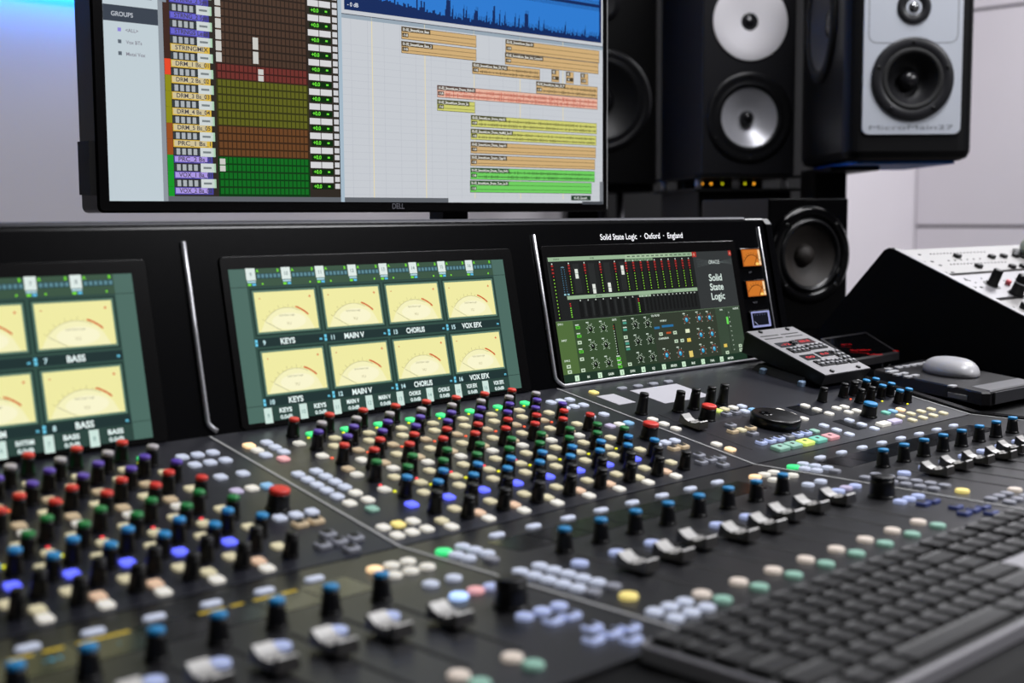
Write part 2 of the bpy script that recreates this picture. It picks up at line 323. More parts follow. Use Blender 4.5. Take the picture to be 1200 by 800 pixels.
# screens on the bridge -------------------------------------------------
def bezel(x0, x1, v0, v1, xo):
    b = MB(); b.rbox((x1-x0)/1000, (v1-v0)/1000, 0.004, 0, 0.0018, BEZEL, 0.0006)
    return C('screen_bezel', b, L(FB, xo+(x0+x1)/2, (v0+v1)/2))
def meter_screen(xo, first, names):
    c = Canvas(0.0020); S = 0
    c.rect(37, 5, 346.5, 133.6, (76, 107, 98), 0)
    c.rect(52.5, 4.9, 331, 133.7, (50, 78, 70), 1)
    c.rect(52.5, 118.5, 331, 133.7, (58, 84, 66), 2); c.rect(37, 117.9, 346.5, 118.4, (42, 62, 58), 3)
    c.rect(37, 18.3, 346.5, 18.8, (42, 62, 58), 3); c.rect(52.5, 4.9, 331, 18.3, (44, 68, 62), 2)
    for k in range(8):
        x = 53+34.75*k; n = str(first+k)
        c.rect(x, 123.8, x+9, 134, (222, 234, 230), 6); c.text(n, x+4.6, 127.2, 3.2, (120, 140, 140), 7)
        c.rect(x+0.5, 121.6, x+8.6, 123.3, (170, 205, 215), 6); c.rect(x+0.8, 119.2, x+4, 121, (120, 225, 60), 6); c.rect(x+5, 119.2, x+8.4, 121, (95, 190, 235), 6)
        c.text('A', x+11.3, 130.4, 2.6, (120, 230, 40), 7, bold=0.03); c.text('B', x+31.5, 130.4, 2.6, (120, 230, 40), 7, bold=0.03)
        for q in range(6): c.rect(x+10.6+q*4.0, 125.4, x+13.6+q*4.0, 128.9, (78, 118, 132), 5); c.rect(x+11.2+q*4.0, 126.2, x+13.0+q*4.0, 128.1, (96, 140, 150), 6)
        c.rect(x+10, 124.8, x+34, 129.4, (40, 66, 62), 4)
        c.disc(x+(15 if k % 2 == 0 else 28), 120.4, 0.9, (125, 225, 50), 6, 8)
        c.rect(x-0.6, 3.6, x+7.0, 16.4, (205, 228, 220), 6); c.text(n, x+3.2, 8.2, 3.4, (130, 165, 160), 7)
        c.text(names[k], x+20.5, 11.4, 3.7, (235, 250, 248), 7, bold=0.035, width=min(13.5, 3.1*len(names[k])))
        c.text('0.0dB', x+20.5, 6.0, 3.2, (225, 242, 240), 7, bold=0.03, width=12)
    for k in range(4):
        for row, (v0, v1) in enumerate(((79.7, 113.4), (27.6, 62.3))):
            x = 58+69.45*k; ch = first+2*k+row
            c.rect(x-3.4, v0-3.2, x+63.6, v1+3.4, (34, 58, 52), 4); c.rect(x-1.6, v0-1.6, x+61.8, v1+1.6, (96, 128, 112), 5)
            c.rect(x, v0, x+60.2, v1, (240, 235, 164), 6)
            cx, cy, R = x+29.5, v0-9.0, 28.6
            c.poly([(x+2, v0+0.3)] + [(cx+R*math.cos(math.radians(q)), cy+R*math.sin(math.radians(q))) for q in range(141, 36, -6)] + [(x+56, v0+0.3)], (245, 241, 190), 8)
            c.disc(x+31, v0+8, 17, (249, 245, 206), 9, 24, ry=7)
            c.arc(cx, cy, R-0.15, R+0.15, 141, 62, (150, 140, 100), 10, 14); c.arc(cx, cy, R+1.2, R+2.5, 72, 45, (212, 84, 38), 11, 8)
            for q in range(11):
                a = math.radians(141-9.2*q); c.line(cx+(R+0.6)*math.cos(a), cy+(R+0.6)*math.sin(a), cx+(R+(3.2 if q % 2 == 0 else 2.0))*math.cos(a), cy+(R+(3.2 if q % 2 == 0 else 2.0))*math.sin(a), 0.3, (165, 152, 105), 10)
            c.line(cx+(R-1)*math.cos(math.radians(141)), cy+(R-1)*math.sin(math.radians(141)), x+22, v0+0.4, 0.35, (150, 145, 110), 10)
            c.text('-', x+4.8, v1-6.4, 3.5, (200, 100, 60), 10, bold=0.03); c.text('+', x+54.8, v1-7.2, 3.5, (215, 84, 45), 10, bold=0.02)
            c.text('Solid State Logic', x+29.5, v0+12.4, 1.7, (150, 145, 105), 10, bold=0.0); c.text('VU', x+30.5, v0+4.8, 2.6, (185, 175, 130), 10, bold=0.0)
            vb = v0-9.4 if row == 0 else 20.4
            c.rect(x-4.5, vb-3.0, x+64, vb+4.3, (30, 50, 50), 4)
            c.rect(x-5.0, vb-2.2, x-2.6, vb+3.4, (110, 205, 235), 6); c.rect(x-4.9, vb+0.3, x-2.7, vb+0.9, (30, 60, 70), 7)
            c.text(str(ch), x+3.8, vb-1.4, 3.9, (200, 235, 240), 6, bold=0.03)
            c.text(names[2*k+row], x+27, vb-1.7, 4.9, (236, 250, 248), 6, bold=0.03, width=3.6*len(names[2*k+row])); c.text('m', x+60.6, vb-0.9, 2.4, (110, 205, 235), 6, bold=0.04)
    return c
bezel(30, 360, 1, 144.5, -WMM); bezel(30, 360, 1, 144.5, 0); bezel(7, 334, 1.2, 146, WMM)
add('meter_display', meter_screen(0, 1, ['DRUMS']*4+['RHYTHM']*2+['BASS']*2).mesh('meter_display'), L(FB, -WMM, 0), console, 'lit screen of yellow meters marked BASS and RHYTHM')
add('meter_display', meter_screen(0, 9, ['KEYS']*2+['MAIN V']*2+['CHORUS']*2+['VOX EFX']*2).mesh('meter_display'), L(FB, 0, 0), console, 'lit screen of yellow meters marked KEYS to VOX EFX')

def oracle_screen():
    c = Canvas(0.0022)
    c.rect(12, 5, 322, 134, (28, 30, 30), 0); c.rect(249.5, 67, 322, 134, (50, 53, 54), 1)
    c.rect(12, 5, 322, 67, (44, 60, 42), 1); c.rect(12, 66.6, 322, 67.2, (96, 118, 92), 3)
    c.rect(12, 5, 36.5, 67, (80, 108, 58), 2); c.rect(36.5, 5, 110, 67, (56, 78, 48), 2); c.rect(162, 12, 275, 67, (50, 58, 46), 2); c.rect(275, 12, 322, 67, (56, 72, 56), 2)
    c.rect(12, 3.6, 322, 12, (30, 52, 38), 3)
    c.rect(14, 129.3, 249, 133.6, (150, 178, 146), 4); c.rect(132, 126.4, 178, 129.4, (120, 150, 118), 4); c.rect(132.5, 129.6, 210, 133.4, (168, 192, 160), 5)
    for k in range(14): c.rect(136+k*8, 130.8, 141+k*8, 132.2, (90, 110, 90), 6)
    for k in range(8): c.rect(134+k*5.4, 127.2, 137.4+k*5.4, 128.4, (80, 100, 80), 6)
    c.text('SOURCE', 26, 130.6, 1.6, (60, 80, 60), 6); c.text('BUSES', 80, 130.6, 1.6, (60, 80, 60), 6)
    c.rect(34, 88.8, 248.5, 92.6, (150, 178, 146), 4); c.text('RETURNS', 82, 89.8, 1.6, (60, 80, 60), 6); c.text('MASTER', 200, 89.8, 1.6, (60, 80, 60), 6); c.rect(146, 86.2, 166, 89, (138, 165, 135), 4)
    c.rect(248.2, 128, 256, 133.8, (170, 50, 42), 6); c.text('B', 252, 129.4, 3, (240, 170, 150), 7); c.rect(316.5, 128, 322, 133.8, (170, 50, 42), 6); c.text('A', 319.4, 129.4, 3, (240, 170, 150), 7)
    cols = [18.6, 43.2, 66.9, 91, 114.4, 132.5, 144.6, 157, 169, 180.6, 192.6, 204.7, 217, 229.2, 240.9]
    for i, x in enumerate(cols):
        bot = 70 if i == 0 else 95; y = 124.5; q = 0
        c.rect(x-3, bot-1, x+3, 127.5, (18, 19, 19), 2)
        while y > bot:
            col = (200, 55, 48) if q < 4 else ((215, 195, 50) if q < 6 and False else (140, 205, 60))
            if q < 3: c.rect(x-1.9, y-1.1, x+1.9, y+1.1, (112, 34, 34), 4)
            c.rect(x-0.65, y-0.65, x+0.65, y+0.65, col, 5); y -= 2.9 if i else 3.6; q += 1
        c.rect(x-0.8, 126, x+0.8, 127.4, (210, 220, 210), 5)
    for q in range(13): c.rect(30.8, 94.5+q*2.3, 32, 95.4+q*2.3, (70, 120, 150), 5); c.rect(35, 94.5+q*2.3, 36, 95.4+q*2.3, (70, 120, 150), 5)
    c.text('+10', 33, 122, 1.8, (150, 190, 200), 5); c.rect(30, 93.4, 33, 95, (150, 200, 210), 6); c.rect(35, 93.4, 38, 95, (150, 200, 210), 6)
    for x, y in ((53.2, 115.4), (76.6, 98.5), (100.9, 99.1), (125.5, 117.0)):
        c.rect(x-4.5, 95, x+5, 126, (38, 40, 40), 2); c.rect(x-2.2, y-5, x+2.4, y+5, (225, 230, 222), 6); c.rect(x-2.2, y-0.3, x+2.4, y+0.3, (120, 130, 120), 7)
    for k in range(18):
        x = 40+k*5.9 if k < 18 else 0
        c.rect(x+12, 70.5, x+14.4, 86, (40, 42, 42), 3)
    for k in range(15): c.rect(150+k*6.5, 70.5, 153+k*6.5, 85.6, (18, 19, 19), 3); c.rect(150.6+k*6.5, 86.4, 152+k*6.5, 87.8, (205, 215, 205), 6)
    for k in range(9): c.rect(50+k*11.8, 69, 56+k*11.8, 86, (16, 17, 17), 4); c.rect(52+k*11.8, 86.4, 53.4+k*11.8, 87.8, (205, 215, 205), 6)
    for x in (37, 144):
        for q in range(7): c.rect(x-1, 70+q*2.3, x+0.8, 71.2+q*2.3, (200, 55, 48) if q > 4 else (130, 215, 60), 6)
    c.text('SSL ORACLE', 285, 119.3, 4.2, (220, 232, 226), 6, xs=0.6, bold=0.0) if False else c.text('ORACLE', 287, 119.0, 4.6, (215, 226, 222), 6, width=20, bold=0.0)
    for k in range(7): c.line(255, 116+k*1.6, 321, 124-k*1.1, 0.2, (90, 98, 98), 4)
    for i, s in enumerate(('Solid', 'State', 'Logic')): c.text(s, 285, 99-11*i, 8.2, (222, 238, 230), 6, width=(24, 25, 25)[i], bold=0.012)
    def dial(x, y, col, tick, r=4.2):
        c.disc(x, y, r*0.62, (12, 16, 12) if col is None else col, 6, 12)
        if col: c.disc(x-0.6, y+0.8, r*0.35, tuple(min(255, v+35) for v in col), 7, 10)
        c.line(x, y, x-1.2, y+2.0, 0.5, (235, 245, 235), 8)
        for q in range(11):
            a = math.radians(-50+28*q); c.line(x+r*0.85*math.cos(a), y+r*0.85*math.sin(a), x+r*1.15*math.cos(a), y+r*1.15*math.sin(a), 0.6, tick, 7)
        for q in range(6):
            a = math.radians(-40+52*q); c.rect(x+r*1.42*math.cos(a)-0.5, y+r*1.42*math.sin(a)-0.4, x+r*1.42*math.cos(a)+0.5, y+r*1.42*math.sin(a)+0.4, (200, 215, 200), 7)
        c.rect(x-5.5, y+6.6, x-1.5, y+7.8, (205, 220, 205), 6)
    for x in (61.3, 81.5, 132.8, 153.2):
        for y in (56.3, 38, 18.9): dial(x, y, None, (215, 232, 210))
    for x, y in ((220.4, 56.5), (243.7, 57), (262.5, 56.6), (242.1, 37.9), (262.6, 37.7), (177, 19.6), (200.8, 19.6), (241.5, 19.8), (262.3, 20.4)): dial(x, y, (35, 150, 195), (190, 80, 70))
    c.rect(216, 14, 222.6, 21, (225, 200, 110), 6); c.rect(215.6, 41.8, 222.8, 46, (225, 232, 200), 6); c.rect(216, 31.5, 222.6, 35.5, (225, 195, 90), 6); c.rect(281, 20.4, 287, 24.2, (225, 195, 90), 6)
    c.rect(293.4, 47, 296.8, 55.5, (110, 230, 90), 6); c.rect(294.8, 14, 295.4, 64, (25, 30, 25), 4)
    for q in range(9): c.rect(299, 16+q*5.5, 300.2, 17+q*5.5, (200, 215, 200), 6)
    for x, y in ((42.7, 59), (43, 50), (98, 22), (98.3, 17.5), (98.3, 13.2), (42.6, 33.7)): c.rect(x-3.2, y-1.4, x+3.2, y+1.4, (95, 200, 60), 6); c.rect(x-2, y-0.5, x+2, y+0.5, (30, 80, 20), 7); c.rect(x-3.4, y+2.2, x+2, y+3.4, (205, 220, 205), 6)
    for x, y in ((42.2, 43.4), (41.9, 26), (41.3, 14.4), (20.9, 19.9), (21.3, 14.4), (172.4, 43.4), (196.8, 43.4), (196.8, 33.7), (207.3, 33.7), (114.2, 14.6), (114, 44), (285.5, 14), (312, 20), (312, 15)):
        c.rect(x-3, y-1.8, x+3, y+1.8, (196, 216, 190), 6); c.rect(x-1.4, y-0.6, x+1.4, y+0.6, (60, 80, 60), 7)
    for x, y in ((115.8, 59.4), (115, 52), (115, 37), (115, 31)): c.rect(x-3, y-1.2, x+3, y+1.2, (70, 150, 130), 6); c.rect(x-3, y+2, x+3, y+3.2, (205, 220, 205), 6)
    c.rect(98, 25, 100, 60, (20, 22, 20), 4)
    for q in range(12): c.rect(96.6, 27+q*2.7, 97.8, 27.9+q*2.7, (200, 60, 50) if q > 9 else (205, 220, 205), 6)
    for x, y, s in ((18, 63, 'DYN 1'), (20, 46, 'INPUT'), (20, 25, 'DYN 2'), (100, 63, 'GATE'), (168, 63.5, 'EQ / FILTER'), (180, 57, 'HF MF LF'), (176, 37.4, 'COMPRESSOR'), (286, 63.5, 'PAN'), (314, 63.5, 'OUTPUT')): c.text(s, x, y, 2.0, (212, 226, 212), 6, bold=0.03)
    c.rect(163, 49.5, 172, 52, (40, 110, 160), 5); c.rect(176, 50.5, 196, 53, (40, 110, 160), 5); c.rect(182, 43, 190, 45, (190, 80, 40), 5)
    for k, s in enumerate(('IN', 'GAIN', 'DYN', 'EQ', 'SENDS', 'BUS', 'PAN', 'METER')):
        x = 30.7+34.6*k; c.rect(x-3.2, 4.2, x+3.2, 10, (205, 235, 205), 6); c.text(str(k+1), x, 5.4, 3, (90, 130, 95), 7); c.text(s, x+17, 5.8, 2.6, (225, 240, 225), 6, bold=0.03)
    return c
add('plugin_display', oracle_screen().mesh('plugin_display'), L(FB, WMM, 0), console, 'lit green and grey control screen')
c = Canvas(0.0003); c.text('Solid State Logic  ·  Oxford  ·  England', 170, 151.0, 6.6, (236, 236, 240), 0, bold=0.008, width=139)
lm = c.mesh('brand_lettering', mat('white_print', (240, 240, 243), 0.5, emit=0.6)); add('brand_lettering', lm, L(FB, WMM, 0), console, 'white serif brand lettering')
# three small meters at the end of the bridge
for i, (v0, v1) in enumerate(((113.8, 134.5), (76.8, 95.8), (39.2, 58.6))):
    b = MB(); b.rbox(0.041, (v1-v0+3)/1000, 0.002, 0, 0.003, GLOSS, 0.0008); vm = C('level_meter', b, L(FB, WMM+360.5, (v0+v1)/2))
    c = Canvas(0.0031); h = (v1-v0)/2
    if i < 2:
        c.rect(-18.5, -h, 18.5, h, (176, 92, 28), 0); c.rect(-16, -h+1, 14, h-1, (205, 118, 40), 1); c.rect(14, -h+1, 18, h-1, (245, 215, 170), 1)
        c.arc(0, -h-6, 19.4, 20.2, 145, 35, (60, 26, 8), 2, 10); c.line(4, -h+1, 13, h-6, 0.9, (60, 26, 8), 2)
        for q in range(9):
            a = math.radians(142-13*q); c.line(20.5*math.cos(a), -h-6+20.5*math.sin(a), 23*math.cos(a), -h-6+23*math.sin(a), 0.6, (70, 30, 8), 2)
        c.disc(10, -h+2.5, 3.5, (255, 210, 110), 2, 10, ry=1.8)
    else:
        c.rect(-18.5, -h, 18.5, h, (150, 155, 205), 0); c.rect(-16.5, -h+2.4, 14.6, h-2, (14, 16, 26), 1); c.line(-14, h-12, -8, -h+3, 0.6, (180, 185, 225), 2)
        for q in range(5): c.line(-12+q*5, h-5, -11+q*5, h-3, 0.4, (120, 125, 170), 2)
    add('meter_face', c.mesh('meter_face'), L(FB, WMM+360.5, (v0+v1)/2), vm, ['amber lit meter face', 'amber lit meter face', 'blue-white lit meter face'][i])
    c = Canvas(0.0002); c.text(('LEFT', 'RIGHT', '')[i] or ' ', 0, 0, 2.2, (120, 120, 128), 0)
    if i < 2: add('meter_lettering', c.mesh('meter_lettering', mat('dim_print', (110, 110, 118), 0.5)), L(FB, WMM+358, v0-8), console)

# knobs -------------------------------------------------------------------
def knob_meshes(rb, rt, h, cap=0.0024, n=20, flute=0.0):
    b = MB(); hh = h-cap
    rings = []
    for r, z in ((rb*1.12, 0), (rb*1.12, 0.0012), (rb, 0.0016), (rb, 0.003), (rt+(rb-rt)*0.15, hh*0.8), (rt, hh)):
        rings.append([(r*(1-flute*(j % 2))*math.cos(2*math.pi*j/n), r*(1-flute*(j % 2))*math.sin(2*math.pi*j/n), z) for j in range(n)])
    b.loft(rings, KNOB, sm=True); body = b.mesh('knob')
    caps = {}
    for k, mt in list(CAPS.items())+[('black', KNOB)]:
        b = MB(); b.lathe([(rt, hh), (rt*0.99, h-0.0006), (rt*0.9, h), (rt*0.5, h+0.0001)], mt, n); caps[k] = b.mesh('knob_cap')
    return body, caps
KS = knob_meshes(0.0051, 0.0043, 0.0156, flute=0.03); KF = knob_meshes(0.0058, 0.0046, 0.0160, flute=0.03)
KB = knob_meshes(0.0080, 0.0074, 0.0150, cap=0.003, n=28, flute=0.02); KE = knob_meshes(0.0098, 0.0092, 0.0165, n=32, flute=0.02); KT = knob_meshes(0.0058, 0.0046, 0.021, flute=0.03)
def knob(K, col, F, x, u, name='knob'):
    o = add(name, K[0], L(F, x, u), console)
    add('knob_cap', K[1][col], L(F, x, u), o, None if col == 'black' else col+' knob cap')
    return o
# buttons -----------------------------------------------------------------
_bm = {}
def bmesh_(kind, col):
    k = (kind, col)
    if k in _bm: return _bm[k]
    mt = BTN[col]; b = MB()
    if kind == 'sq': b.rbox(0.0090, 0.0090, 0.0021, 0, 0.0019, mt, 0.0005, n=2)
    elif kind == 'rd': b.rbox(0.0096, 0.0096, 0.0038, 0, 0.0025, mt, 0.0006, n=3)
    elif kind == 'oval': b.rbox(0.0132, 0.0066, 0.0032, 0, 0.0020, mt, 0.0007, n=3)
    elif kind == 'round': b.rbox(0.0112, 0.0112, 0.0055, 0, 0.0026, mt, 0.0007, n=4)
    elif kind == 'wide': b.rbox(0.0175, 0.0120, 0.0018, 0, 0.0030, mt, 0.0006, n=2); b.rbox(0.004, 0.004, 0.001, 0.0029, 0.00305, BLACK, 0.00002, cy=0.001, n=2)
    elif kind == 'bar': b.rbox(0.0190, 0.0090, 0.0018, 0, 0.0030, mt, 0.0006, n=2)
    elif kind == 'u': b.rbox(0.0105, 0.0090, 0.0020, 0, 0.0026, mt, 0.0005, n=2); b.rbox(0.0070, 0.0058, 0.0012, 0.0025, 0.00268, BLACK, 0.00002, cy=0.0014, n=2)
    _bm[k] = b.mesh('button'); return _bm[k]
def button(kind, col, F, x, u, name='button'): return add(name, bmesh_(kind, col), L(F, x, u), console)
ledm = {}
for k, mt in LED.items():
    b = MB(); b.rbox(0.0026, 0.0020, 0.0008, 0, 0.0008, mt, 0.0002, n=2); ledm[k] = b.mesh('indicator_light')
def led(col, F, x, u): return add('indicator_light', ledm[col], L(F, x, u), console)

LU = [(223, 'red'), (188.6, 'purple'), (153, 'red'), (111, 'green'), (74, 'blue'), (39.5, 'black')]
RU = [(206, 'grey'), (170.3, 'purple'), (134.7, 'red'), (92.6, 'green'), (56.9, 'blue'), (21.3, 'black')]
DISPG = mat('display_glass', (14, 15, 18), 0.18, spec=0.5)
CAPM = None
def fader_cap_mesh():
    b = MB(); w = 0.0058; prof = [(-0.0122, 0.0092), (-0.0110, 0.0097), (-0.0066, 0.0070), (-0.0022, 0.0060), (-0.0009, 0.0060), (-0.0007, 0.0071), (0.0007, 0.0071), (0.0009, 0.0060), (0.0022, 0.0060), (0.0066, 0.0074), (0.0110, 0.0106), (0.0122, 0.0101)]
    for i in range(len(prof)-1):
        (y0, z0), (y1, z1) = prof[i], prof[i+1]
        b.face([(-w, y0, z0), (w, y0, z0), (w, y1, z1), (-w, y1, z1)], CAPMETAL, True)
    for sx in (-1, 1):
        pl = [(sx*w, y, z) for y, z in prof]; lo = [(sx*(w+0.0009), y*1.04, 0.0022) for y, z in prof]
        for i in range(len(prof)-1):
            q = [pl[i], pl[i+1], lo[i+1], lo[i]]; b.face(q if sx < 0 else q[::-1], CAPSIDE)
    for s, k in ((-1, 0), (1, -1)):
        y, z = prof[k]; q = [(-w, y, z), (w, y, z), (w+0.0009, y*1.04, 0.0022), (-w-0.0009, y*1.04, 0.0022)]; b.face(q, CAPSIDE)
    b.box(-0.0012, 0.0012, -0.006, 0.006, -0.001, 0.006, BLACK)
    return b.mesh('fader_cap')
CAPM = fader_cap_mesh()
SLOT = mat('fader_slot', (6, 6, 7), 0.8)
slm = MB(); slm.box(-0.0016, 0.0016, -0.052, 0.052, -0.001, 0.0002, SLOT); slm = slm.mesh('fader_slot')
dsm = MB(); dsm.rbox(0.0335, 0.034, 0.001, -0.001, 0.0003, DISPG, 0.0001, n=2); dsm = dsm.mesh('channel_display')
FPOS = {-1: [-140, -140, -130, -130, -131, -131, -131, -139], 0: [-141, -141, -132, -140, -138, -129, -127, -127], 1: [-128, -127, -129, -133, -127, -128, -130, -128]}

def strips(bay):
    xo = bay*WMM
    up = bay < 1
    if up:
        for c in range(8):
            x = xo+62.8+35*c
            for u, col in LU: knob(KS, col, FU, x, u)
            for u, col in RU: knob(KS, col, FU, x+15.5, u)
            B = lambda col, dx, u: button('sq', col, FU, x+dx, u, 'channel_button')
            B('green', 16, 219); B('beige', 16, 186.5); B('beige' if c else 'white', 16.5, 150); B('beige', 16, 107.5); B('beige', 16, 71.8); B('beige', 15.5, 35.8)
            B('beige' if c else 'white', -7, 203); B('tan' if c else 'white', -7, 170.5); B('tan', -6, 137.5); B('white', -7.5, 124); B('beige' if c else 'white', -7.5, 89.3); B('blue', -8, 56.3)
            B('peach' if (c % 3) else 'beige', -8, 22); B('white', -9, 10.2)
            led('orange', FU, x-2.0, 164.5); led('yellow', FU, x+9, 213.5); led('yellow', FU, x-2, 84); led('red', FU, x-4, 99)
        bb = lambda k, col, x, u: button(k, col, FU, xo+x, u, 'section_button')
        for q in range(3): bb('sq', 'pale', 351+13*q, 211.2); bb('sq', 'pale', 351+13*q, 192.3); bb('sq', 'pale', 350.5+13.1*q, 76.2)
        bb('sq', 'pale', 355, 162); bb('sq', 'pale', 373.5, 161.7)
        bb('sq', 'lilac', 350.5, 132.4); bb('sq', 'white', 363.5, 132.6); bb('sq', 'sky', 376, 132.2)
        bb('u', 'tan', 356.5, 60.5); bb('u', 'tan', 369.5, 60.5)
        for x, u in ((363, 37), (349.5, 23.4), (362.8, 24), (376, 24), (363, 10.5)): bb('u', 'dim', x, u)
        knob(KB, 'red', FU, xo+360, 93, 'monitor_knob')
        for k in range(3): bb('sq', 'warm' if k == 0 else ('white' if k == 1 else 'pale'), 16.2, 214.2-12.1*k); bb('sq', 'pale', 33, 215.2-12.2*k)
        bb('sq', 'pink', 24, 177.2)
        for k, u in enumerate((143.4, 130.9, 118.5, 106.3, 93, 77.8)): bb('sq', 'pale' if k < 5 else 'white', 15.2, u); bb('sq', 'pale' if k < 4 else 'white', 31.4, u)
        bb('sq', 'mint', 23.2, 61.9)
        for q in range(3): bb('sq', 'yellow' if q == 1 else 'white', 9.5+13*q, 30.6); bb('sq', 'white', 9.5+13*q, 15.1)
    # fader panel, the same on every bay
    fb = lambda k, col, x, s: button(k, col, FF, xo+x, s, 'panel_button')
    for c in range(8):
        x = xo+35*c
        button('oval', 'pale', FF, x+65, -24.4, 'select_button'); knob(KF, 'blue', FF, x+70, -84.3)
        add('channel_display', dsm, L(FF, x+65, -49), console)
        button('round', 'lit' if (c == 2 and bay < 0) else 'bluish', FF, x+53, -114, 'touch_button')
        add('fader_slot', slm, L(FF, x+69, -149), console)
        add('fader_cap', CAPM, L(FF, x+69, FPOS[bay][c]-7), console)
        button('round', 'solo', FF, x+56, -208, 'solo_button'); button('round', 'mint', FF, x+56, -222.8, 'cut_button')
    fb('round', 'green', 10, -33.2)
    for k in range(3): fb('rd', 'pale', 27.5, -31.5-12.2*k)
    fb('rd', 'pale', 11, -44.2); fb('rd', 'pale', 11.5, -55.7); fb('rd', 'dim', 20, -68.2)
    for k in range(6): col = 'pale' if (k < 5 and bay < 1) else 'dim'; fb('rd', col, 13.9, -100.9-12.2*k); fb('rd', col, 31, -100.5-12.3*k)
    fb('round', 'yellow', 23.2, -181)
    for q in range(3): col = 'pale' if bay < 1 else 'dim'; fb('rd', col, 11.4+13.2*q, -210.2); fb('rd', col, 11.2+13.6*q, -225)
    if bay < 1:
        for q in range(3): fb('rd', 'warm' if q == 0 else 'white', 347.8+13.1*q, -34.6); fb('rd', 'white', 348.6+13.1*q, -52.8)
        fb('rd', 'pale', 352.5, -83); fb('rd', 'pale', 370.5, -83)
        fb('round', 'lit' if bay < 0 else 'bluish', 348.5, -113); fb('rd', 'pink' if bay < 0 else 'lilac', 363, -111.3); fb('rd', 'bluish', 374.5, -112.3)
        knob(KE, 'black', FF, xo+360, -145, 'encoder_knob')
        for q in range(3): fb('rd', 'bluish', 349.6+13.4*q, -166.2)
        fb('u', 'bluish' if bay < 0 else 'navy', 356, -182); fb('u', 'bluish' if bay < 0 else 'navy', 369.2, -182.5)
        for x, s in ((362.5, -204.5), (349, -218), (363.5, -217.5), (376.5, -218.8), (363, -231.5)): fb('u' , 'bluish' if bay < 0 else 'navy', x, s)
for bay in (-1, 0, 1): strips(bay)
# yellow bars and blue characters on the first bay's channel displays
def chan_print(c, segs, txt=None):
    cv = Canvas(0.0005)
    for x0, x1 in segs: cv.rect(x0, 12, x1, 14.8, (205, 175, 40), 0)
    if txt: cv.text(txt, 2, -2, 4, (60, 175, 215), 0, bold=0.03)
    add('display_print', cv.mesh('display_print'), L(FF, -WMM+35*c+65, -49), console, 'lit yellow bar on a channel display')
for c, segs, txt in ((1, [(-14, -4), (4, 14)], '1'), (2, [(-14, -2), (3, 14)], '- 2 1'), (3, [(-14, 15)], '.'), (5, [(-14, 2), (6, 14)], None), (6, [(-14, 0), (5, 15)], None)): chan_print(c, segs, txt)

# third bay: master section ------------------------------------------------
xo = WMM
mb = lambda k, col, x, u: button(k, col, FU, xo+x, u, 'master_button')
mb('sq', 'yellow', 27.2, 221)
for x in (69.3, 94.3, 119.3, 144): mb('oval', 'dim', x, 220.6)
for x, u in ((14.2, 130.8), (13.5, 116), (12.9, 100.8), (12.6, 52.2)): mb('sq', 'white', x, u)
mb('sq', 'warm', 12.9, 36.6)
WHITED = mat('lit_white_display', (190, 188, 196), 0.4, emit=0.22)
b = MB(); b.box(0.0205, 0.0456, 0.180, 0.2105, -0.001, 0.0004, WHITED); C('label_display', b, L(FU, xo, 0))
b = MB(); b.box(0.073, 0.148, 0.165, 0.2125, -0.001, 0.0004, WHITED); C('label_display', b, L(FU, xo, 0))
b = MB(); b.box(0.196, 0.220, 0.073, 0.1035, -0.001, 0.0004, DISPG); C('label_display', b, L(FU, xo, 0))
b = MB(); b.box(0.202, 0.217, 0.021, 0.051, -0.001, 0.0004, DISPG); C('label_display', b, L(FU, xo, 0))
for x, u in ((20, 150), (65, 141), (89, 141), (113, 140), (135.5, 141)): knob(KT, 'black', FU, xo+x, u)
knob(KB, 'red', FU, xo+72, 110, 'monitor_knob')
s2 = MB(); s2.box(-0.0008, 0.0008, -0.0565, 0.0565, -0.001, 0.0002, SLOT); C('fader_slot', s2, L(FU, xo+35, 84.5)); add('fader_cap', CAPM, L(FU, xo+35, 98), console)
for x, u, k, col in ((106.7, 124.5, 'sq', 'lime'), (119, 125, 'sq', 'beige'), (133.5, 125, 'sq', 'white'), (147.5, 124.5, 'sq', 'pale'), (134.6, 111.2, 'sq', 'pale'), (148.2, 110.8, 'sq', 'sky'), (105, 112, 'u', 'dim'), (119.8, 111.7, 'u', 'dim'),
                     (76, 84.5, 'u', 'dim'), (75.2, 71, 'sq', 'beige'), (89, 70.2, 'u', 'tan'), (61.5, 71, 'u', 'tan'), (75.5, 58, 'u', 'dim')): mb(k, col, x, u)
for x in (176, 222.4):
    for u in ((98, 83.5, 68.5, 44.2, 29.5, 15)): mb('sq', 'white' if u > 50 else 'pale', x, u)
for x, u in ((250.5, 77.5), (265.3, 77.4), (250.2, 62.5), (265, 62.4)): mb('sq', 'white', x, u)
for x, col in ((63.1, 'mint'), (83.2, 'mint'), (103.7, 'lime'), (124.7, 'teal'), (146, 'rose')): mb('wide', col, x, 17.4)
for k, x in enumerate((59.6, 73.5, 88, 103.4, 118.6, 132.8)): mb('u', 'bluish' if k != 3 else 'dim', x, 36.2)
mb('sq', 'mint', 148.6, 37)
mb('bar', 'white', 247, 19.7); mb('bar', 'lilac', 269.2, 19.8)
for x, col in ((293.4, 'teal'), (307.6, 'sky'), (323.7, 'warm')): mb('sq', col, x, 44.3)
for q in range(4): mb('sq', 'beige', 298.5+21.6*q, 29.9); mb('sq', 'beige', 297.5+21.8*q, 15.2)
knob(KB, 'blue', FU, xo+262, 46, 'monitor_knob')
for x, u, col in ((304, 104, 'black'), (323.5, 103.5, 'black'), (302.5, 82.3, 'black'), (324.5, 82.5, 'black'), (261, 102.6, 'black'), (347.8, 103.9, 'blue'), (367.8, 104, 'blue'), (347.3, 83, 'blue'), (367.8, 84, 'blue'), (349.2, 62.5, 'blue'), (366.6, 61.5, 'blue')): knob(KS, col, FU, xo+x, u)
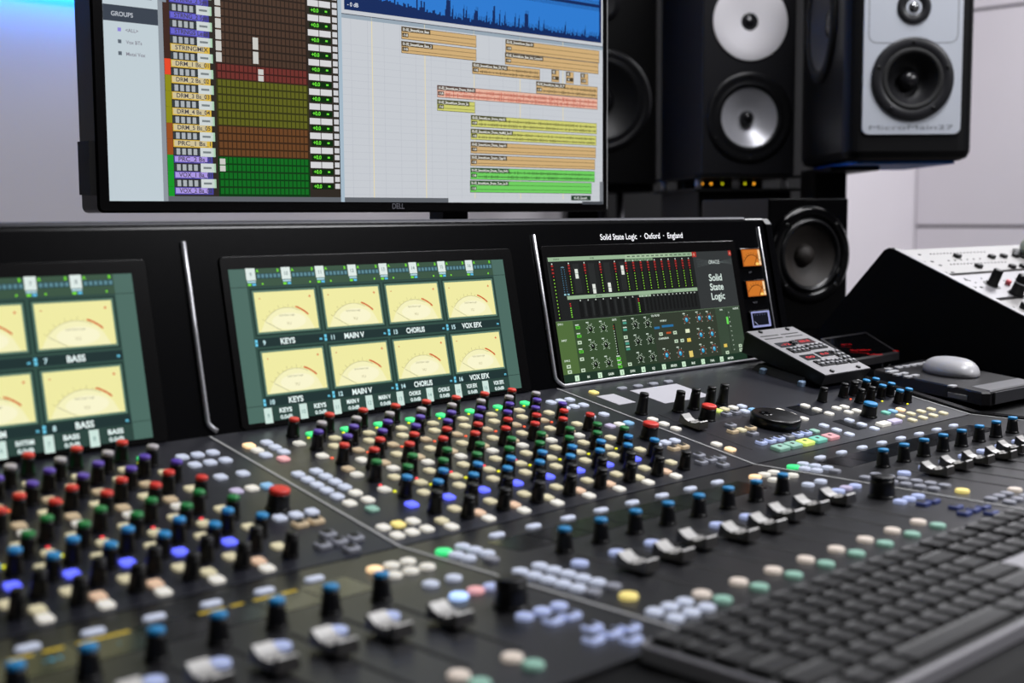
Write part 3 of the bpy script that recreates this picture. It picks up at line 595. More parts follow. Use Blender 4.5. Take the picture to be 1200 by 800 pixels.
for x, u in ((304, 94), (314, 93), (312, 74)): led('orange', FU, xo+x, u)
led('yellow', FU, xo+336, 74); led('yellow', FU, xo+357, 55)
b = MB(); b.lathe([(0.0245, 0), (0.025, 0.001), (0.025, 0.0085), (0.0242, 0.0098), (0.0225, 0.0102), (0.0, 0.0102)], mat('jog_black', (8, 8, 9), 0.3, spec=0.4), 40); jw = C('jog_wheel', b, L(FU, xo+129, 70))
b = MB(); b.lathe([(0.0072, 0.0101), (0.0068, 0.0107), (0.0052, 0.0108), (0.003, 0.0103), (0, 0.0103)], GLOSS, 20, c=(-0.009, 0.007, 0)); add('finger_dimple', b, L(FU, xo+129, 70), jw)
# printed lines on the panels
def printm():
    mt = bpy.data.materials.new('panel_print'); mt.use_nodes = True; nt = mt.node_tree; a = nt.nodes.new('ShaderNodeAttribute'); a.attribute_name = 'Col'
    nt.links.new(a.outputs['Color'], nt.nodes['Principled BSDF'].inputs['Base Color']); return mt
PRINT = printm()
def pline(x0, x1, u, col):
    c = Canvas(0.0002); c.rect(x0, u, x1, u+0.5, col, 0); add('panel_line', c.mesh('panel_line', PRINT), FU, console)
for bay in (-1, 0):
    o = bay*WMM
    for x0, x1, u in ((345, 385, 48), (345, 385, 145), (345, 385, 222), (5, 40, 157), (8, 42, 42), (6, 40, 165), (50, 335, 1.5)): pline(o+x0, o+x1, u, (78, 80, 88))
for x0, x1, u in ((60, 160, 100), (165, 230, 108), (235, 385, 52), (52, 158, 6), (290, 380, 6)): pline(WMM+x0, WMM+x1, u, (90, 92, 100))

# ------------------------------------------------------------------ keyboard
KBW, KBD = 0.405, 0.1195
KX0, KY1 = -0.048, -0.2485
kb = thing('computer_keyboard', 'slim black-keyed computer keyboard with grey body on console armrest', 'keyboard', (KX0+KBW/2, KY1-KBD/2, Z0-0.001))
KBM = mat('keyboard_body', (172, 170, 176), 0.42); KEYM = mat('key_black', (22, 22, 24), 0.5, spec=0.35); DECK = mat('keyboard_deck', (22, 22, 25), 0.45)
b = MB(); b.rbox(KBW, KBD, 0.006, 0, 0.0085, KBM, 0.001); add('body', b, WM[kb.name], kb)
b = MB(); b.rbox(KBW-0.004, KBD-0.0045, 0.005, 0.0084, 0.0088, DECK, 0.0002); add('deck', b, WM[kb.name], kb)
_km = {}
def key(x, y, wk, hk):
    k = (round(wk, 4), round(hk, 4))
    if k not in _km:
        b = MB(); w2, h2 = wk-0.0028, hk-0.0028
        R = lambda i, z: [(px, py, z) for px, py in rrect(w2-2*i, h2-2*i, 0.0018, 2)]
        b.loft([R(0, 0.0088), R(0.0003, 0.0112), R(0.001, 0.0119), R(0.003, 0.0114)], KEYM); _km[k] = b.mesh('key')
    add('key', _km[k], WM[kb.name] @ Matrix.Translation((x-KBW/2, y+KBD/2-KBD, 0)), kb)
U_ = 0.0186; P = 0.017; PN = 0.019
rows = [([1]*13, 0.5), ([1]*13+[2], 1), ([1.5]+[1]*12+[1.5], 1), ([1.75]+[1]*11+[2.25], 1), ([2.25]+[1]*10+[2.75], 1), ([1.25, 1.25, 1.25, 6.25, 1.25, 1.25, 1.25, 1.25], 1)]
y = KBD-0.0035
for ri, (ws, hh) in enumerate(rows):
    hk = U_
    s = 15.0/sum(ws); x = 0.004
    for wv in ws: key(x+wv*s*P/2, y-hk/2, wv*s*P, hk); x += wv*s*P
    xn = 0.004+15*P+0.004
    if ri in (0, 1, 2, 5):
        for q in range(3): key(xn+(q+0.5)*PN, y-hk/2, PN, hk)
    elif ri == 4: key(xn+1.5*PN, y-hk/2, PN, hk)
    xp = xn+3*PN+0.004
    for q in range(4): key(xp+(q+0.5)*PN, y-hk/2, PN, hk)
    y -= hk
b = MB(); b.rbox(3*PN, 0.96*U_, 0.002, 0.0087, 0.0096, KBM, 0.0002); add('blank_plate', b, WM[kb.name] @ Matrix.Translation((0.004+15*P+0.004+1.5*PN-KBW/2, KBD/2-0.0035-3.5*U_, 0)), kb)

# ------------------------------------------------------------------ computer monitor
MY = CAM.y + 1.14
NY = Vector((0, 1, 0))
def mp(px, py):
    p = on_plane(px, py, (0, MY, 0), NY); return p.x*1000, p.z*1000
xa, zb = mp(112, 249.5); xb, _ = mp(707.5, 247)
MWd = xb-xa; MH = MWd*0.585
mon = thing('computer_monitor', 'large black-framed computer monitor showing an audio editing session', 'monitor', ((xa+xb)/2000, MY, 0.0))
MF = Matrix.Translation((0, MY, 0)) @ Matrix.Rotation(math.pi/2, 4, 'X')      # local x right, y up, z toward the viewer
b = MB(); b.rbox(MWd/1000, MH/1000, 0.006, -0.028, 0.006, BEZEL, 0.002); add('casing', b, Matrix.Translation(((xa+xb)/2000, MY, (zb+MH/2)/1000)) @ Matrix.Rotation(math.pi/2, 4, 'X'), mon)
b = MB(); b.rbox(0.5, 0.26, 0.03, 0.028, 0.06, BLACK, 0.01); add('rear_housing', b, Matrix.Translation(((xa+xb)/2000, MY, (zb+MH/2)/1000)) @ Matrix.Rotation(-math.pi/2, 4, 'X'), mon)
nx = mp(553, 252)[0]/1000
b = MB(); b.box(nx-0.02, nx+0.02, MY+0.03, MY+0.055, 0.02, (zb+120)/1000, BLACK); add('stand_column', b, None, mon)
b = MB(); b.rbox(0.5, 0.3, 0.02, 0, 0.02, BLACK, 0.004); add('stand_base', b, Matrix.Translation((nx, MY+0.08, 0)), mon)
b = MB(); zz0 = mp(104, 228)[1]/1000; zz1 = mp(104, 165)[1]/1000; b.box(xa/1000-0.006, xa/1000+0.004, MY-0.004, MY+0.02, zz0, zz1, BLACK); add('side_bracket', b, None, mon)
b = MB(); xr_ = xb/1000; b.box(xr_-0.0008, xr_+0.0003, MY-0.0064, MY-0.0058, (zb+4)/1000, (zb+MH-4)/1000, TRIMD); add('edge_trim', b, None, mon)
c = Canvas(0.0062)
sx0, sz0 = mp(125, 235.5); sx1, _ = mp(702, 238); sz1 = zb+MH-9
c.rect(sx0, sz0, sx1, sz1, (198, 202, 208), 0)
def R(x0, y0, x1, y1, col, z): a = mp(x0, y0); d = mp(x1, y1); c.rect(a[0], a[1], d[0], d[1], col, z); return a, d
gx = lambda px, py=120: mp(px, py)[0]
gz = lambda px, py: mp(px, py)[1]
# left list
l0, l1 = sx0, gx(190); c.rect(l0, sz0, l1, sz1, (192, 205, 212), 1)
z = gz(125, 16); c.rect(l0, z-7, l1, z+8, (58, 66, 78), 2); c.text('GROUPS', l0+8, z-2, 4.2, (190, 196, 205), 3, align='l'); c.rect(l1-5, sz0, l1, sz1, (140, 148, 156), 3)
for q in range(3):
    c.text(('<ALL>', 'Vox BTs', 'Metal Vox')[q], l0+22, z-16-11*q, 3.4, (130, 128, 140), 3, align='l'); c.rect(l0+14, z-16-11*q, l0+17.5, z-12.5-11*q, (140, 130, 215) if q == 0 else (90, 100, 110), 3)
for q in range(9): 
    for k in range(4): c.rect(l0+12+k*15, z+16+q*14, l0+(20 if k else 22)+k*15, z+21+q*14, ((140, 130, 225) if k == 1 else (130, 140, 150)), 3)
# track rows
tx0, tx1 = gx(198), gx(243.5); bx0, bx1 = gx(250), gx(357.5); ix0, ix1 = gx(358.5), gx(385); jx0, jx1 = gx(387), gx(392.5)
z_first = gz(220, 21.0); z_last = gz(220, 224); pit = (z_first-z_last)/11
c.rect(gx(190), sz0, gx(396), sz1, (46, 40, 34), 1)
names = ['STRNG_1 Keys', 'STRNG_2 Syn', 'STRNGS Lead', 'STRINGMIX', 'DRM_1 Bs_01', 'DRM_2 Bs_02', 'DRM_3 Bs_03', 'DRM_4 Bs_04', 'DRM_5 Bs_05', 'PRC_1 Bs_1', 'PRC_2 Bs_2', 'VOX_1 Ba_01', 'VOX_2 Ba_02']
for q in range(-8, 12):
    zc = z_first-pit*q
    if zc-pit*1.2 < sz0: zc = zc
    blk = ((74, 54, 42) if q < 3 else (110, 48, 42) if q == 3 else (94, 96, 28) if q < 7 else (104, 66, 36) if q < 9 else (14, 104, 30))
    strip = ((62, 38, 30) if q < 3 else (228, 72, 40) if q == 3 else (140, 138, 20) if q < 7 else (150, 78, 30) if q < 9 else (20, 150, 40))
    hd = ((104, 100, 205) if q < 2 else (205, 192, 152) if q < 9 else (170, 150, 225))
    top_ = zc+pit*0.28; bot_ = max(top_-pit*0.99, sz0+1)
    c.rect(gx(190.5), bot_, gx(197.5), top_, strip, 2)
    c.rect(tx0, max(zc-pit*0.22, sz0), tx1, zc+pit*0.25, (215, 180, 70) if 2 <= q < 9 else (70, 66, 150), 2); c.rect(tx0+1, max(zc-pit*0.15, sz0), tx1-6, zc+pit*0.2, hd, 3)
    c.text(names[min(max(q, 0)+1, 12)], tx0+5, zc-pit*0.1, 4.4, (70, 66, 72), 4, align='l', width=36)
    zb_ = zc-pit*0.5
    if zb_-pit*0.2 > sz0:
        c.rect(tx0, zb_-pit*0.2, tx1, zb_+pit*0.2, (52, 58, 62), 2)
        for k in range(4): c.rect(tx0+3+k*6.2, zb_-3, tx0+7+k*6.2, zb_+3, (170, 176, 180), 3)
        c.rect(tx0+29, zb_-4.4, tx0+44, zb_+4.4, (205, 212, 212), 3); c.rect(tx0+46, zb_-4.4, tx1-1, zb_+4.4, (170, 205, 175), 3); c.rect(tx0+32, zb_-1, tx0+41, zb_+1, (120, 128, 130), 4)
    # grid of cells
    c.rect(bx0, bot_, bx1, top_, tuple(v*0.55 for v in blk), 2)
    for rr in range(2):
        zr = top_-pit*(0.02+0.495*rr)
        for k in range(21):
            xk = bx0+2+k*(bx1-bx0-3)/21
            if zr-pit*0.44 > sz0: c.rect(xk, zr-pit*0.42, xk+(bx1-bx0)/21-1.3, zr-pit*0.03, blk, 3)
    if zc-pit*0.7 > sz0:
        c.rect(ix0, zc-pit*0.32, ix0+(ix1-ix0)*0.47, zc+pit*0.1, (212, 212, 214), 3); c.rect(ix0+(ix1-ix0)*0.5, zc-pit*0.32, ix1, zc+pit*0.1, (212, 212, 214), 3)
        c.rect(ix0+2, zc-pit*0.78, ix1, zc-pit*0.4, (8, 40, 8), 3); c.text('+0.0', ix0+9, zc-pit*0.7, 4, (110, 230, 60), 4, bold=0.03); c.rect(ix0+22, zc-pit*0.64, ix0+25, zc-pit*0.52, (110, 230, 60), 4)
        for k in (0, 1): c.rect(jx0, zc-pit*(0.25+0.48*k), jx1, zc+pit*(0.1-0.48*k), (205, 205, 208), 3)
for x, y0, y1 in ((254, -30, 75), (297, 45, 78), (302.5, 82, 97), (255, 186, 202)):
    za, ze = gz(x, y0), gz(x, y1); xx = gx(x); n = max(2, int((za-ze)/10))
    for k in range(n): c.rect(xx-3.2, za-(k+0.85)*(za-ze)/n, xx+3.2, za-k*(za-ze)/n, (200, 200, 195), 5)
c.rect(gx(190), sz0-0.1, gx(520), sz0+5, (96, 100, 106), 6)
# timeline
t0 = gx(396); zw = gz(550, 36.5)
c.rect(t0-3, sz0, t0+2, sz1, (165, 185, 200), 7)
for k in range(14): x = t0+14+k*22.5; c.rect(x, sz0+5, x+0.5, zw, (184, 188, 196), 1)
for k in range(5): x = t0+42+k*75; c.rect(x, sz0+5, x+1.2, zw, (226, 214, 176), 2)
for k in range(22): zq = sz0+8+k*pit*0.5; c.rect(t0, zq, sx1, zq+0.4, (186, 190, 198), 1) if zq < zw-4 else None
c.rect(t0+2, zw, sx1, zw+0.8, (60, 66, 80), 3); c.rect(t0+2, zw-4, sx1, zw, (150, 165, 178), 2)
c.rect(t0+6, zw+5, sx1-3, sz1, (14, 40, 92), 2)
rnd = random.Random(4); X0, X1 = t0+6, sx1-7; n = 190
for band, (b0, b1) in enumerate(((zw+5, zw+50), (zw+52, zw+97), (zw+106, zw+150), (zw+152, zw+196))):
    if b0 > sz1-4: break
    b1 = min(b1, sz1-1)
    for k in range(n):
        f = k/n; xk = X0+(X1-X0)*f; amp = 0.80-0.30*(1-min(f/0.35, 1))*0.2
        e = (0.40-0.25*f/0.35) if f < 0.35 else 0.10
        spike = rnd.random()*0.10+(0.22 if rnd.random() < 0.12 else 0)
        if abs(f-0.365) < 0.008 or abs(f-0.54) < 0.006 or abs(f-0.675) < 0.007: spike += 0.38
        lo = (e+spike) if band % 2 == 0 else 0.02; hi = 0.02 if band % 2 == 0 else (e+spike)
        c.rect(xk, b0+(b1-b0)*lo, xk+(X1-X0)/n*(0.72 if f > 0.35 else 1.02), b1-(b1-b0)*hi, (44, 122, 208), 3)
        if f > 0.35: c.rect(xk, b0+(b1-b0)*min(lo+0.1, 0.6), xk+(X1-X0)/n*1.02, b1-(b1-b0)*min(hi+0.1, 0.6), (44, 122, 208), 4)
c.text('- 0 dB', X0+4, zw+9, 4.4, (220, 226, 235), 6, align='l')
TAN = (206, 172, 120); YEL = (204, 204, 112); GRN = (112, 205, 96); PNK = (228, 178, 158)
clips = [((466, 31.5), (554, 56.5), TAN, '01-02_SmoothLow_Bass', 0), ((466, 48.5), (554, 72), TAN, '01-02_SmoothLow_Bass_2', 0), ((588, 46.5), (698, 74.5), TAN, '02-02_SmoothLow_Bass-01', 0), ((587.5, 62), (697, 87.5), TAN, '02-02_SmoothLow_Bass_Sub_Comp-01', 0),
 ((549, 73.5), (628.5, 94.5), TAN, '02-02_SmoothLow_Bass_DI_P-02', 1), ((642, 82), (651, 97.2), TAN, '02', 0), ((659, 84.3), (668, 98.8), TAN, '02', 0), ((676, 86.2), (685, 100.3), TAN, '02', 0), ((624, 95.6), (696, 116), TAN, '02-02_SmoothLow_Bass_DI_P', 1),
 ((508, 100), (696, 129), PNK, '01-02_SmoothLow_Drums_Kick-01', 2), ((508, 116.7), (552.5, 133), YEL, '01-02_SmoothLow_Drums_Sn', 0), ((547.5, 135), (695, 157.5), YEL, '02-02_SmoothLow_Drums_Hat-01', 1), ((547.3, 151), (694.5, 171), YEL, '02-02_SmoothLow_Drums_HatMid_Sp-01', 1),
 ((547.3, 166.2), (694, 185.5), TAN, '10-02_SmoothLow_Drums_Snap-01', 0), ((547, 181.4), (693, 199), TAN, '10-02_SmoothLow_Drums_Clap-01', 0), ((547, 196.5), (692.7, 213.4), GRN, '01-02_SmoothLow_Drums_Tom_Hi-01', 1), ((546.6, 211.5), (689, 227.2), GRN, '01-02_SmoothLow_Drums_Tom_Lo-01', 0)]
for (x0, y0), (x1, y1), col, s, wv in clips:
    a = mp(x0, y0); d = mp(x1, y1); A0, A1, Z1, Z0_ = a[0], d[0], a[1], d[1]; H = Z1-Z0_
    dk = tuple(v*0.42 for v in col)
    c.rect(A0, Z0_, A1, Z1, dk, 4); c.rect(A0+0.5, Z0_+0.6, A1-0.5, Z1-0.5, col, 5)
    wl = min(A1-A0-1, 1.9*len(s)+4); c.rect(A0+0.5, Z1-5.6, A0+wl, Z1-0.4, tuple(v*0.38 for v in col), 7); c.text(s, A0+2, Z1-4.4, 3.1, (238, 238, 232), 8, align='l', width=max(3, wl-4), bold=0.02)
    c.rect(A0+1, Z0_+H*0.18, A0+10 if A1-A0 > 14 else A1-1, Z0_+H*0.18+4.6, tuple(v*0.38 for v in col), 7); c.text('- 0 dB', A0+2, Z0_+H*0.18+1.1, 2.6, (238, 238, 232), 8, align='l', width=7 if A1-A0 > 14 else 4)
    if A1-A0 > 14:
        for fz in (0.64, 0.26):
            zc = Z0_+H*fz; c.rect(A0+11, zc-0.25, A1-1, zc+0.25, dk, 6)
            if wv:
                k = 0; xk = A0+13
                while xk < A1-3:
                    a_ = H*(0.04+0.09*rnd.random())*(1.5 if wv == 2 else 1); c.rect(xk, zc-a_, xk+1.3, zc+a_, (196, 70, 48) if wv == 2 else tuple(v*0.4 for v in col), 6); xk += 2.5+rnd.random()*0.8
R(665, 229, 688, 235, (40, 62, 46), 5); R(678, 236, 702, 239.5, (70, 74, 80), 6); R(698.5, 213, 702.5, 239, (120, 124, 130), 5)
c.text('01-02_Smooth', gx(676), gz(676, 233.4), 3.2, (225, 230, 225), 6, width=24)
add('screen', c.mesh('screen'), MF, mon, 'lit screen with colour-coded track rows and clips')
c = Canvas(0.0063); c.text('DELL', gx(461), gz(461, 244.5), 6.2, (120, 122, 128), 0, width=17, bold=0.02); add('brand_lettering', c.mesh('brand_lettering', mat('dim_print', (110, 110, 118), 0.5)), MF, mon, 'grey brand lettering')

# ------------------------------------------------------------------ loudspeakers
CABM = mat('cabinet_black', (12, 12, 14), 0.45, bump=0.15, scale=350, spec=0.25); SATIN = mat('cabinet_satin', (19, 19, 24), 0.5, spec=0.35)
CONE = mat('cone_black', (24, 24, 27), 0.4); SURR = mat('surround_rubber', (28, 28, 32), 0.38); DUST = mat('dust_cap', (30, 30, 33), 0.25)
ALU = mat('spun_aluminium', (205, 205, 212), 0.36, metal=0.35); WGUIDE = mat('waveguide_silver', (246, 243, 248), 0.5); PLATE = mat('silver_faceplate', (205, 210, 220), 0.42, metal=0.1)
SCREW = mat('screw_black', (10, 10, 11), 0.3)
def facing(px, py, d, alpha):
    p = at_dist(px, py, d); dc = Vector((CAM.x-p.x, CAM.y-p.y, 0)).normalized(); rgt = Vector((-dc.y, dc.x, 0))
    if rgt.dot(RT) < 0: rgt = -rgt
    n = math.cos(alpha)*dc + math.sin(alpha)*rgt
    return p, math.atan2(n.x, -n.y)
def cabinet(w, dp, h, r, mt, n=4, b=0.006):
    m_ = MB(); R_ = lambda i, z: [(x, y+dp/2, z) for x, y in rrect(w-2*i, dp-2*i, max(r-i*0.5, 0.001), n)]
    m_.loft([R_(b, 0), R_(b*0.3, b*0.3), R_(0, b), R_(0, h-b), R_(b*0.3, h-b*0.3), R_(b, h)], mt, sm=False); return m_
def screws(par, wm, cx, cz, rad, n, a0, y, axis='-y'):
    for k in range(n):
        a = math.radians(a0+360*k/n); b = MB()
        b.lathe([(0.0035, 0), (0.0035, 0.0012), (0.002, 0.0014)], SCREW, 8, axis, c=((cx+rad*math.cos(a), y, cz+rad*math.sin(a)) if axis == '-y' else (y, cx+rad*math.cos(a), cz+rad*math.sin(a))))
        add('screw', b, wm, par)

def cut(objs, c, r, depth, axis):
    b = MB(); b.lathe([(r, 0.02), (r, -depth)], SCREW, 48, axis, c, sm=False); me = b.mesh('cutter')
    bm = bmesh.new(); bm.from_mesh(me); bmesh.ops.recalc_face_normals(bm, faces=bm.faces); bm.to_mesh(me); bm.free()
    for o in objs:
        bm = bmesh.new(); bm.from_mesh(o.data); bmesh.ops.recalc_face_normals(bm, faces=bm.faces); bm.to_mesh(o.data); bm.free()
        k = bpy.data.objects.new('cutter', me); COL.objects.link(k); k.matrix_local = WM[o.name]
        md = o.modifiers.new('hole', 'BOOLEAN'); md.operation = 'DIFFERENCE'; md.solver = 'EXACT'; md.object = k
        dg = bpy.context.evaluated_depsgraph_get(); nm = bpy.data.meshes.new_from_object(o.evaluated_get(dg))
        o.modifiers.clear(); o.data = nm; bpy.data.objects.remove(k)
# 1 silver-fronted three-way with side woofer
d = 2.4; p, rz = facing(1066, 187.5, d, math.radians(17)); S = d/FPX
H1 = 0.50; sp = thing('loudspeaker', 'black rounded loudspeaker with a silver faceplate and a side woofer', 'loudspeaker', p, rz); wm = WM[sp.name]
cab = add('cabinet', cabinet(0.232, 0.38, H1, 0.030, CABM, 6, 0.016), wm, sp)
pz = 27*S*1.03; ph = H1-2*pz
b = MB(); b.loft([[(x, -zz, z+pz+ph/2) for x, z in rrect(0.176-2*i, ph-2*i, 0.012, 4)][::-1] for i, zz in ((0, -0.004), (0, 0.003), (0.001, 0.004))], PLATE); fp = add('faceplate', b, wm, sp, 'brushed silver faceplate')
tz = (187.5-25)*S*1.02; wz = (187.5-101)*S*1.02; w2 = 2*tz-wz
b = MB(); pr = rrect(0.158, 0.125, 0.015, 5); 
for (ax, az), (bx_, bz) in zip(pr, pr[1:]+pr[:1]):
    dx, dz = bx_-ax, bz-az; q = math.hypot(dx, dz); nx_, nz_ = -dz/q*0.0005, dx/q*0.0005
    b.face([(ax-nx_, -0.0042, az-nz_+tz), (bx_-nx_, -0.0042, bz-nz_+tz), (bx_+nx_, -0.0042, bz+nz_+tz), (ax+nx_, -0.0042, az+nz_+tz)], SCREW)
add('tweeter_plate_outline', b, wm, fp)
cut([cab], (-0.116, 0.19, tz), 0.0895, 0.045, '-x')
for z in (wz, w2):
    cut([cab, fp], (0, 0, z), 0.0545, 0.035, '-y')
    b = MB(); b.lathe([(0.0735, 0.003), (0.0735, 0.007), (0.071, 0.009), (0.058, 0.009), (0.055, 0.0075)], SURR, 40, '-y', (0, 0, z), cap0=False, cap1=False); b.lathe([(0.055, 0.0075), (0.052, 0.0095), (0.048, 0.0095), (0.045, 0.006)], RUBBER, 40, '-y', (0, 0, z), cap0=False, cap1=False); wf = add('mid_driver', b, wm, sp)
    b = MB(); b.lathe([(0.0455, 0.006), (0.040, -0.004), (0.030, -0.016), (0.020, -0.022), (0.0, -0.023)], CONE, 40, '-y', (0, 0.0, z), cap0=False, cap1=False); add('cone', b, wm, wf)
    b = MB(); b.lathe([(0.018, -0.022), (0.017, -0.012), (0.012, -0.006), (0.006, -0.003), (0, -0.002)], DUST, 24, '-y', (0, 0, z), cap0=False, cap1=False); add('dust_cap', b, wm, wf)
    screws(sp, wm, 0, z, 0.064, 5, 90, -0.009)
    # recess behind the cone
b = MB(); b.lathe([(0.030, 0.003), (0.030, 0.006), (0.027, 0.008), (0.018, 0.006), (0.014, 0.004)], SURR, 32, '-y', (0, 0, tz), cap0=False, cap1=False); b.lathe([(0.014, 0.004), (0.010, 0.0035), (0.0085, 0.006), (0.005, 0.0095), (0, 0.0105)], mat('tweeter_dome', (150, 150, 152), 0.2, metal=0.8), 24, '-y', (0, 0, tz), cap0=False, cap1=False); add('tweeter', b, wm, sp)
b = MB(); b.lathe([(0.112, 0.0), (0.112, 0.006), (0.104, 0.010), (0.094, 0.009), (0.088, 0.004)], RUBBER, 40, '-x', (-0.116, 0.19, tz), cap0=False, cap1=False); b.lathe([(0.090, 0.004), (0.062, -0.016), (0.036, -0.030), (0, -0.031)], mat('side_cone', (95, 95, 97), 0.5), 40, '-x', (-0.116, 0.19, tz), cap0=False, cap1=False); sw = add('side_woofer', b, wm, sp)
b = MB(); b.lathe([(0.040, -0.029), (0.036, -0.018), (0.022, -0.010), (0, -0.007)], DUST, 28, '-x', (-0.116, 0.19, tz), cap0=False, cap1=False); add('dust_cap', b, wm, sw)
c = Canvas(0); c.text('MicroMain27', 0, 0, 8, (120, 126, 136), 0, width=150, bold=0.0); add('model_lettering', c.mesh('model_lettering', mat('etched_print', (128, 133, 142), 0.5)), wm @ Matrix.Translation((0, -0.0045, pz+0.009)) @ Matrix.Rotation(math.pi/2, 4, 'X'), fp)
b = MB(); b.rbox(0.190, 0.33, 0.02, -0.0055, 0.0, mat('underside_blue', (36, 124, 222), 0.5, spec=0.3), 0.001, cy=0.19); add('underside_slab', b, wm, sp, 'thin blue slab added beneath the cabinet')  # thin blue slab added for the blue line along the cabinet's underside
st = thing('speaker_stand', 'black column stand under the silver-fronted loudspeaker', 'speaker stand', (p.x, p.y, 0), rz)
b = MB(); b.box(-0.112, -0.048, 0.25, 0.375, 0.03, p.z-0.014, BLACK); add('column', b, WM[st.name], st)
b = MB(); b.rbox(0.10, 0.16, 0.02, 0, 0.03, BLACK, 0.004, cx=-0.075, cy=0.29); add('base', b, WM[st.name], st)
b = MB(); b.box(-0.112, -0.02, 0.12, 0.375, p.z-0.014, p.z-0.0058, BLACK); add('top_plate', b, WM[st.name], st)

# 2 dark speaker with round silver waveguide
d = 2.67; p, rz = facing(877, 205, d, math.radians(20)); S = d/FPX; H2 = 0.62
sp = thing('loudspeaker', 'tall dark grey loudspeaker with large round silver waveguide above silver cone', 'loudspeaker', p, rz); wm = WM[sp.name]
cab = add('cabinet', cabinet(0.200, 0.30, H2, 0.004, SATIN, 2, 0.003), wm, sp)
tz = (205-33)*S; wz = (205-140)*S
cut([cab], (0, 0, tz), 0.0785, 0.03, '-y')
b = MB(); b.lathe([(0.079, 0), (0.079, 0.002), (0.078, 0.0025), (0.055, 0.0005), (0.035, -0.0015), (0.018, -0.0035)], WGUIDE, 56, '-y', (0, -0.0005, tz), cap0=False, cap1=False); wg = add('waveguide', b, wm, sp, 'matt silver dish around the tweeter')
b = MB(); b.lathe([(0.019, -0.0085), (0.018, -0.004), (0.014, -0.003), (0.012, -0.005), (0.009, -0.0035), (0.005, -0.0005), (0, 0.0)], DUST, 28, '-y', (0, -0.0012, tz), cap0=False, cap1=False); add('tweeter', b, wm, wg)
for z in (wz, 2*tz-wz):
    if z+0.1 > H2: continue
    cut([cab], (0, 0, z), 0.062, 0.04, '-y')
    b = MB(); b.lathe([(0.092, 0), (0.092, 0.003), (0.088, 0.005), (0.079, 0.005), (0.073, 0.003), (0.069, 0.005), (0.064, 0.005), (0.0600, 0.002)], mat('basket_black', (17, 17, 20), 0.35), 48, '-y', (0, 0, z), cap0=False, cap1=False); wf = add('woofer', b, wm, sp)
    b = MB(); b.lathe([(0.061, 0.002), (0.050, -0.004), (0.032, -0.013), (0.016, -0.020), (0, -0.020)], ALU, 48, '-y', (0, 0, z), cap0=False, cap1=False); add('cone', b, wm @ Matrix.Translation((0, 0.0, 0)), wf, 'spun silver cone')
    b = MB(); b.lathe([(0.0145, -0.018), (0.014, -0.010), (0.010, -0.004), (0.004, -0.001), (0, -0.0005)], DUST, 24, '-y', (0, 0, z), cap0=False, cap1=False); add('phase_plug', b, wm, wf)
    screws(sp, wm, 0, z, 0.084, 6, 90, -0.0045)
# isolation stand, amplifier and pedestal below it
ph_ = p.z; zst = at_dist(877, 224, d).z
st = thing('isolation_stand', 'low stand with short silver posts under the tall grey loudspeaker', 'speaker stand', (p.x, p.y, zst), rz); wm2 = WM[st.name]; g = ph_-zst
b = MB(); b.box(-0.115, 0.115, 0.0, 0.30, g-0.006, g-0.0004, BLACK); add('top_plate', b, wm2, st)
b = MB(); b.box(-0.115, 0.115, 0.0, 0.30, 0.0, 0.006, BLACK); add('base_plate', b, wm2, st)
for x, y in ((-0.10, 0.27), (-0.10, 0.02), (-0.02, 0.02), (0.085, 0.02), (0.085, 0.27)):
    b = MB(); b.lathe([(0.007, 0.006), (0.007, g-0.006)], mat('post_silver', (215, 215, 220), 0.4, metal=0.2), 16, 'z', (x, y, 0)); add('post', b, wm2, st)
am = thing('power_amplifier', 'slim black amplifier with a row of amber lights beneath tall loudspeaker', 'amplifier', wm2 @ Vector((-0.005, 0.09, 0.0062)), rz)
b = MB(); b.box(-0.075, 0.07, 0, 0.15, 0, g-0.014, GLOSS); add('case', b, WM[am.name], am)
for x, col in ((-0.065, 'amber'), (-0.045, 'amber'), (-0.02, 'yellow'), (0.005, 'amber'), (0.03, 'yellow'), (0.05, 'amber')):
    b = MB(); b.lathe([(0.0022, 0), (0.0022, 0.002)], LED[col], 8, '-y', (x, 0, (g-0.014)*0.6)); add('indicator_light', b, WM[am.name], am)
pd = thing('speaker_plinth', 'black pedestal carrying the isolation stand behind the meter bridge', 'plinth', (p.x, p.y, 0), rz)
b = MB(); b.box(-0.10, 0.10, 0.02, 0.29, 0.03, zst-0.0004, BLACK); add('column', b, WM[pd.name], pd)
b = MB(); b.rbox(0.21, 0.28, 0.02, 0, 0.03, BLACK, 0.004, cy=0.155); add('base', b, WM[pd.name], pd)

# 3 big black speaker half behind the monitor
d = 2.95; p, rz = facing(704, 216, d, math.radians(12)); S = d/FPX; H3 = 0.62
sp = thing('loudspeaker', 'large black loudspeaker with black woofer half hidden behind computer monitor', 'loudspeaker', p, rz); wm = WM[sp.name]
cab = add('cabinet', cabinet(0.27, 0.34, H3, 0.006, CABM, 2, 0.004), wm, sp)
wz = (216-120)*S; cut([cab], (0, 0, wz), 0.087, 0.03, '-y')
b = MB(); b.lathe([(0.118, 0), (0.118, 0.004), (0.112, 0.007), (0.104, 0.007), (0.100, 0.004), (0.094, 0.008), (0.086, 0.006)], SURR, 48, '-y', (0, 0, wz), cap0=False, cap1=False); wf = add('woofer', b, wm, sp)
b = MB(); b.lathe([(0.087, 0.022), (0.07, 0.014), (0.045, 0.006), (0.03, 0.003), (0, 0.002)], CONE, 48, '-y', (0, 0.015, wz), cap0=False, cap1=False); add('cone', b, wm, wf)
b = MB(); b.lathe([(0.034, 0.003), (0.030, 0.014), (0.018, 0.021), (0, 0.024)], DUST, 28, '-y', (0, 0.015, wz), cap0=False, cap1=False); add('dust_cap', b, wm, wf)
